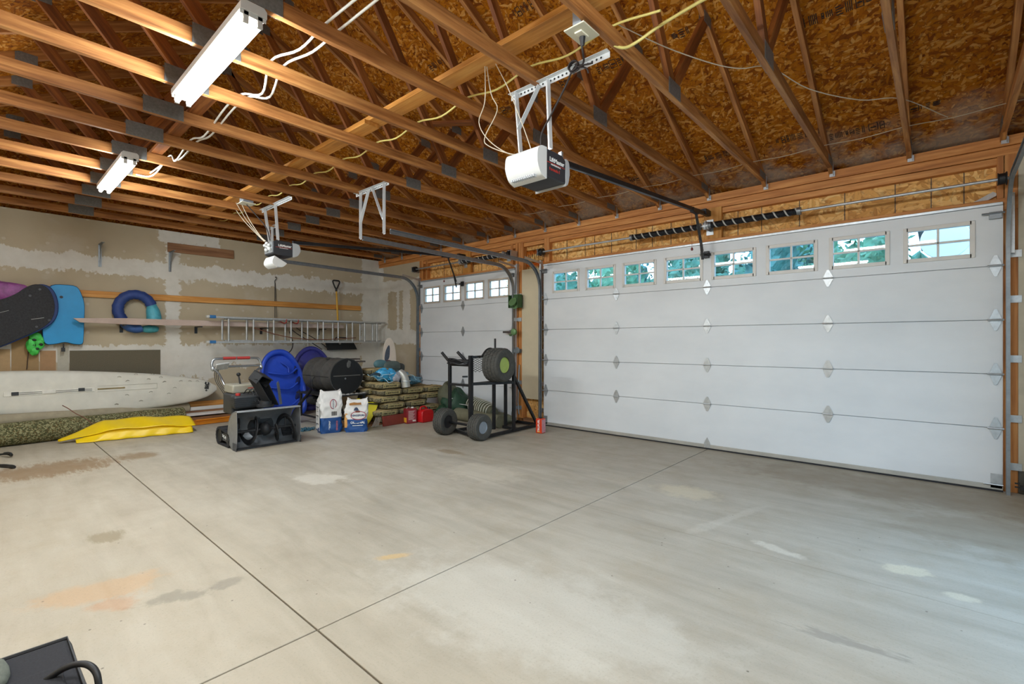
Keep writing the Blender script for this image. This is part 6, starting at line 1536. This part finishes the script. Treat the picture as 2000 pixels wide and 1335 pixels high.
def make_tire(name, label, c, R_, W_, rim_mat, hub_mat, yaw=0, parent=None, nlug=28, grp=None):
    if parent is None: root = thing(name, label, 'tire', c, grp)
    else: root = parent
    T_ = Matrix.Translation(c) @ Matrix.Rotation(yaw, 4, 'Z') @ Euler((0, PI / 2, 0)).to_matrix().to_4x4()
    ri = R_ * .46; h = W_ / 2
    prof = [(ri, -h * .62), (ri + .008, -h * .82), (R_ * .80, -h * 1.0), (R_ * .92, -h * .93), (R_ * .975, -h * .72), (R_ * .985, 0), (R_ * .975, h * .72), (R_ * .92, h * .93), (R_ * .80, h * 1.0), (ri + .008, h * .82), (ri, h * .62)]
    b = MB().lathe(prof, 44, T_, closed=True).build('tire_casing', TIREM, root, smooth=.7)
    m = MB()
    for k in range(nlug):
        for row, z0 in enumerate((-.66, -.25, .17, .58)):
            a = 2 * PI * (k + (row % 2) * .5) / nlug; da = 2 * PI / nlug * .36; zz = z0 * h
            V = []
            for rr_ in (R_ * .965, R_ * 1.02):
                for (aa, zc) in ((-da, -h * .15), (da, -h * .13), (da * 1.1, h * .15), (-da * .9, h * .13)):
                    rq = rr_ * (1 if abs(z0) < .5 else .985); V.append(T_ @ Vector((rq * math.cos(a + aa), rq * math.sin(a + aa), zz + zc)))
            m.add(V, [(0, 1, 2, 3)[::-1], (4, 5, 6, 7), (0, 1, 5, 4), (1, 2, 6, 5), (2, 3, 7, 6), (3, 0, 4, 7)])
    m.build('tread_blocks', TIREM, b)
    MB().lathe([(ri + .004, h * .66), (ri, h * .72), (ri * .92, h * .66), (ri * .86, h * .2), (ri * .7, h * .08), (ri * .35, h * .10), (ri * .3, h * .26), (0, h * .28)], 32, T_).build('wheel_rim', rim_mat, root, smooth=.7)
    MB().lathe([(ri + .004, -h * .66), (ri * .9, -h * .66), (ri * .86, -h * .2), (0, -h * .1)], 32, T_).build('rim_back', rim_mat, root, smooth=.7)
    m = MB().lathe([(0, h * .26), (ri * .22, h * .26), (ri * .22, h * .45), (ri * .10, h * .52), (0, h * .52)], 16, T_); m.build('hub', hub_mat, root, smooth=.7)
    m = MB()
    for k in range(4): a = PI / 2 * k + .4; p = T_ @ Vector((ri * .5 * math.cos(a), ri * .5 * math.sin(a), h * .12)); q = T_ @ Vector((ri * .5 * math.cos(a), ri * .5 * math.sin(a), h * .22)); m.cyl(p, q, .008, 6)
    m.build('lug_nuts', GALV_D, root)
    return root
GRIM = pm('a9bf62', .5, .1, .12, 10, .05, 'pale_green_rim')
make_tire('garden_tire', 'large garden tractor tire with pale green rim lying on the cart shelf', (-2.43, -1.0, .725 + .225), .228, .27, GRIM, pm('3a4130', .7), yaw=.08)
wr_ = bpy.data.objects.new('cart_wheel', None); COL.objects.link(wr_); wr_.parent = ct
make_tire('', '', (-2.37, -1.42, .168), .168, .17, pm('9aa4b0', .4, .4, .1), pm('4b4a44', .6, .4), parent=wr_, yaw=.05)
wl_ = bpy.data.objects.new('cart_wheel', None); COL.objects.link(wl_); wl_.parent = ct
make_tire('', '', (-3.00, -1.46, .178), .178, .16, pm('2b2b2d', .5, .3, .1), pm('3c3b38', .6, .4), parent=wl_, yaw=.10)
for w_ in (wr_, wl_):
    # the builder subtracts every ancestor's location, so these stay in place
    pass

# ------------------------------------------------------------------ fixtures on the post
GRM = pm('3f5e38', .5, .2, .2, 14, .15, 'green_cast_metal'); GRL = pm('6d9160', .5, .2, .2, 14, .1, 'light_green_metal')
hr = thing('cord_winch', 'green metal winch bracket bolted high on the post between the doors', 'winch', (-2.95, -.02, 1.93))
MB().box(-3.03, -2.86, -.07, -.01, 1.87, 2.01).build('winch_bracket', GRM, hr, bevel=.004)
m = MB().box(-3.045, -3.035, -.13, -.01, 1.80, 2.0).box(-2.86, -2.85, -.13, -.01, 1.80, 2.0).box(-3.045, -2.85, -.02, -.01, 1.80, 2.0); m.build('side_plates', GRM, hr)
m = MB().lathe([(.03, -.05), (.075, -.05), (.075, -.042), (.035, -.03), (.035, .03), (.075, .042), (.075, .05), (.03, .05)], 24, Matrix.Translation((-2.94, -.10, 1.87)) @ Euler((PI / 2 - .5, 0, 0)).to_matrix().to_4x4()); m.build('winch_drum', GRL, hr, smooth=.7)
m = MB().prism([(-.06, 0), (.06, 0), (.04, .04), (-.05, .03)], 0, .02, frame((-3.0, -.08, 1.80), (1, 0, 0), (0, 0, 1))); m.build('pawl', GRM, hr)
lk = thing('door_latch', 'round green door latch with a dark bar on the post', 'latch', (-2.99, -.08, 1.43))
m = MB().lathe([(.0, -.02), (.05, -.02), (.055, 0), (.05, .02), (.03, .03), (0, .03)], 20, Matrix.Translation((-2.96, -.09, 1.42)) @ Euler((PI / 2, 0, 0)).to_matrix().to_4x4()); m.build('latch_knob', GRL, lk, smooth=.7)
MB().box(-3.19, -3.0, -.10, -.08, 1.405, 1.435).build('slide_bar', pm('55504c', .5, .5), lk, bevel=.002)
m = MB().prism([(-.05, 0), (.05, 0), (.03, -.03), (-.03, -.03)], 0, .01, frame((-3.03, -.07, 1.385), (1, 0, 0), (0, 0, 1))); m.build('latch_tongue', GRM, lk)
ds = MB().lathe([(.0, 0), (.05, 0), (.052, .006), (.0, .012)], 20, Matrix.Translation((-2.94, -.03, 1.13)) @ Euler((PI / 2, 0, 0)).to_matrix().to_4x4()); tag(ds.build('round_plate', GALV_D, loc=(-2.94, -.03, 1.13), smooth=.7), 'small dull round metal plate low on the post by the doors', 'plate')
m = MB().tube(smooth_path([(-2.95, .03, .9), (-2.94, .0, .6), (-2.95, -.0, .3), (-2.93, -.0, .12)], 5), .012, 8); tag(m.build('conduit', GALV_D, loc=(-2.95, 0, .5), smooth=1), 'thin grey conduit running down the post to the floor', 'conduit')
m = MB().prism([(2.17, 2.462), (2.23, 2.485), (2.24, 2.478), (2.27, 2.492), (2.385, 2.555), (2.42, 2.525), (2.33, 2.475), (2.30, 2.468)], 0, .003, frame((0, .10, 0), (1, 0, 0), (0, 0, 1)))
tag(m.build('paper_strip', pm('c9c7c4', .6, 0, .1, 30, .1), loc=(2.3, .1, 2.5)), 'creased pale paper strip propped on the header at upper right', 'paper')
sn = MB().box(2.53, 2.60, -.06, -.03, .055, .085); sn.box(2.50, 2.53, -.075, -.06, .10, .11); sn.box(2.50, 2.53, -.075, -.06, .07, .08)
o = sn.build('safety_sensor', BLACKP, loc=(2.55, -.05, .08)); tag(o, 'small black safety sensor with yellow eye low by the right track', 'sensor')
MB().cyl((2.562, -.062, .07), (2.562, -.058, .07), .008, 8).build('sensor_eye', pm('e8e04a', .4), o)

# ------------------------------------------------------------------ black case in the lower left corner
bc = thing('tool_case', 'black fabric covered case cut off by the lower left corner', 'case', (.2, -5.9, 0))
CF = pm('26262b', .8, 0, .35, 160, .5, 'black_ballistic_fabric')
MB().box(-.09, .46, -6.45, -5.53, 0, .30).build('case_body', CF, bc, bevel=.02)
MB().tube([(-.085, -6.4, .298), (-.085, -5.54, .298), (.30, -5.535, .298)], .006, 6).build('piping', BLACKP, bc, smooth=1)
MB().tube(smooth_path([(.14, -5.62, .295), (.18, -5.57, .335), (.215, -5.535, .345), (.255, -5.515, .335), (.285, -5.51, .30), (.30, -5.51, .2), (.31, -5.51, .1)], 6), .0085, 10).build('strap', BLACKP, bc, smooth=1)
MB().box(.10, .36, -5.80, -5.57, .295, .312, Matrix.Translation((0, 0, 0))).build('side_pocket', CF, bc, bevel=.006)
m = MB().blob((.02, -5.83, .31), .13, .16, .035, 26, 12, .03, 2, .8); tag(m.build('felt_hat', pm('6b6f64', .95, 0, .2, 40, .4, 'grey_green_felt'), loc=(.02, -5.83, .31), smooth=1), 'grey green felt lump resting on the black case', 'hat')
# ------------------------------------------------------------------ what the door windows look out on
struct(MB().box(-60, 60, .25, 70, -.20, -.05).box(3.1, 60, -60, .25, -.20, -.05).build('floor_driveway', pm('8f928e', .9, 0, .12, 1.5, .1, 'pale_asphalt')))
LF = [pm('4c7c66', .6, 0, .35, 3, .4, 'leaf_green'), pm('4f7f78', .6, 0, .5, 3, .4, 'deep_leaf_green'), pm('5f9070', .6, 0, .45, 3, .4, 'fresh_leaf_green')]
BARK = pm('5b4a3a', .9, 0, .3, 6, .3, 'tree_bark')
def tree(label, x, y, h, r, k, seed):
    t_ = thing('leafy_tree', label, 'tree', (x, y, -.05), 'trees beyond the driveway')
    MB().tube([(x, y, -.05), (x + .1, y, h * .5), (x, y + .1, h * .8)], [.16, .12, .05], 8).build('trunk', BARK, t_, smooth=1)
    m = MB(); rn = random.Random(seed)
    for i in range(16):
        a = rn.uniform(0, 6.28); q = rn.uniform(0, r * .5); z = h * rn.uniform(.35, .9)
        m.blob((x + q * math.cos(a), y + q * math.sin(a), z), r * rn.uniform(.35, .5), r * rn.uniform(.35, .5), r * rn.uniform(.4, .7), 14, 9, .28, seed + i)
    for i in range(700):
        a = rn.uniform(0, 6.28); q = r * math.sqrt(rn.random()) * 1.05; z = h * rn.uniform(.22, 1.05); s = rn.uniform(.07, .16)
        c = Vector((x + q * math.cos(a), y + q * math.sin(a), z)); u = Vector((rn.uniform(-1, 1), rn.uniform(-1, 1), rn.uniform(-1, 1))).normalized(); v = u.orthogonal().normalized()
        m.add([c - u * s, c + v * s * .5, c + u * s, c - v * s * .5], [(0, 1, 2, 3)])
    m.build('crown', LF[k], t_)
TL = [(-13.6, 16, 4.6, 1.6, 1, 'tree showing through the third window of the small door'), (-17.5, 18, 5.4, 1.7, 2, 'paler tree far left beyond the small door'),
      (-10.9, 12, 4.3, 1.3, 0, 'leafy tree behind the two leftmost windows of the wide door'), (-7.9, 12, 4.5, 1.3, 2, 'fresh green tree behind the third window of the wide door'),
      (-4.9, 12, 4.4, 1.3, 0, 'round green tree behind the fifth window of the wide door'), (-1.9, 12, 4.6, 1.3, 1, 'deep green tree behind the sixth window of the wide door'),
      (.4, 11.3, 4.2, 1.1, 2, 'bushy tree just left of the pale house'), (-9.8, 16, 5.8, 1.7, 1, 'taller tree in the back row at left'), (-6.0, 16, 6.0, 1.7, 0, 'taller tree in the back row at centre'), (-2.2, 16, 5.8, 1.7, 2, 'taller tree in the back row nearest the house')]
for i, (x, y, h, r, k, lab) in enumerate(TL): tree(lab, x, y, h, r, k, 30 + i * 7)
hs = thing('neighbour_house', 'pale sided house beyond the rightmost window of the wide door', 'house', (4.9, 13, 0))
m = MB()
for k in range(22): m.box(2.6, 9, 9 - .012 * (k % 1), 15, -.05 + k * .2, .14 + k * .2)
MB().box(2.0, 9, 9.02, 15, -.05, 4.4).build('house_wall', pm('dfe6ea', .7, 0, .04, 1), hs)
m = MB()
for k in range(22): m.box(1.98, 9.02, 8.99, 9.02, k * .2, k * .2 + .17)
m.build('siding', pm('e3e9ec', .7, 0, .04, 1), hs)
MB().prism([(8.6, 4.3), (15.4, 4.3), (12, 6.4)], 1.6, 9.4, frame((0, 0, 0), (0, 1, 0), (0, 0, 1))).build('house_roof', pm('70757a', .8), hs)
sd = thing('satellite_dish', 'pale round dish on a pole beyond the rightmost window', 'satellite dish', (2.1, 3.0, -.05))
MB().cyl((2.1, 3.05, -.05), (2.1, 3.05, 2.55), .03, 10).build('pole', WHITEP, sd)
MB().lathe([(0, 0), (.25, .02), (.26, .03), (.25, .04), (0, .07)], 32, Matrix.Translation((2.1, 3.0, 2.64)) @ Euler((PI / 2, 0, 0)).to_matrix().to_4x4()).build('disc', WHITEP, sd, smooth=.6)

hm = MB(); rn = random.Random(77)
hg = thing('tall_hedge', 'tall dense hedge closing the view behind the back row of trees', 'hedge', (-6, 21, -.05))
for k in range(26):
    hm.blob((-15 + k * .75 + rn.uniform(-.2, .2), 21 + rn.uniform(-.5, .5), 2.2 + rn.uniform(-.2, .3)), .9, .8, 2.5 + rn.uniform(-.3, .5), 12, 9, .2, k)
hm.build('hedge_foliage', LF[0], hg)
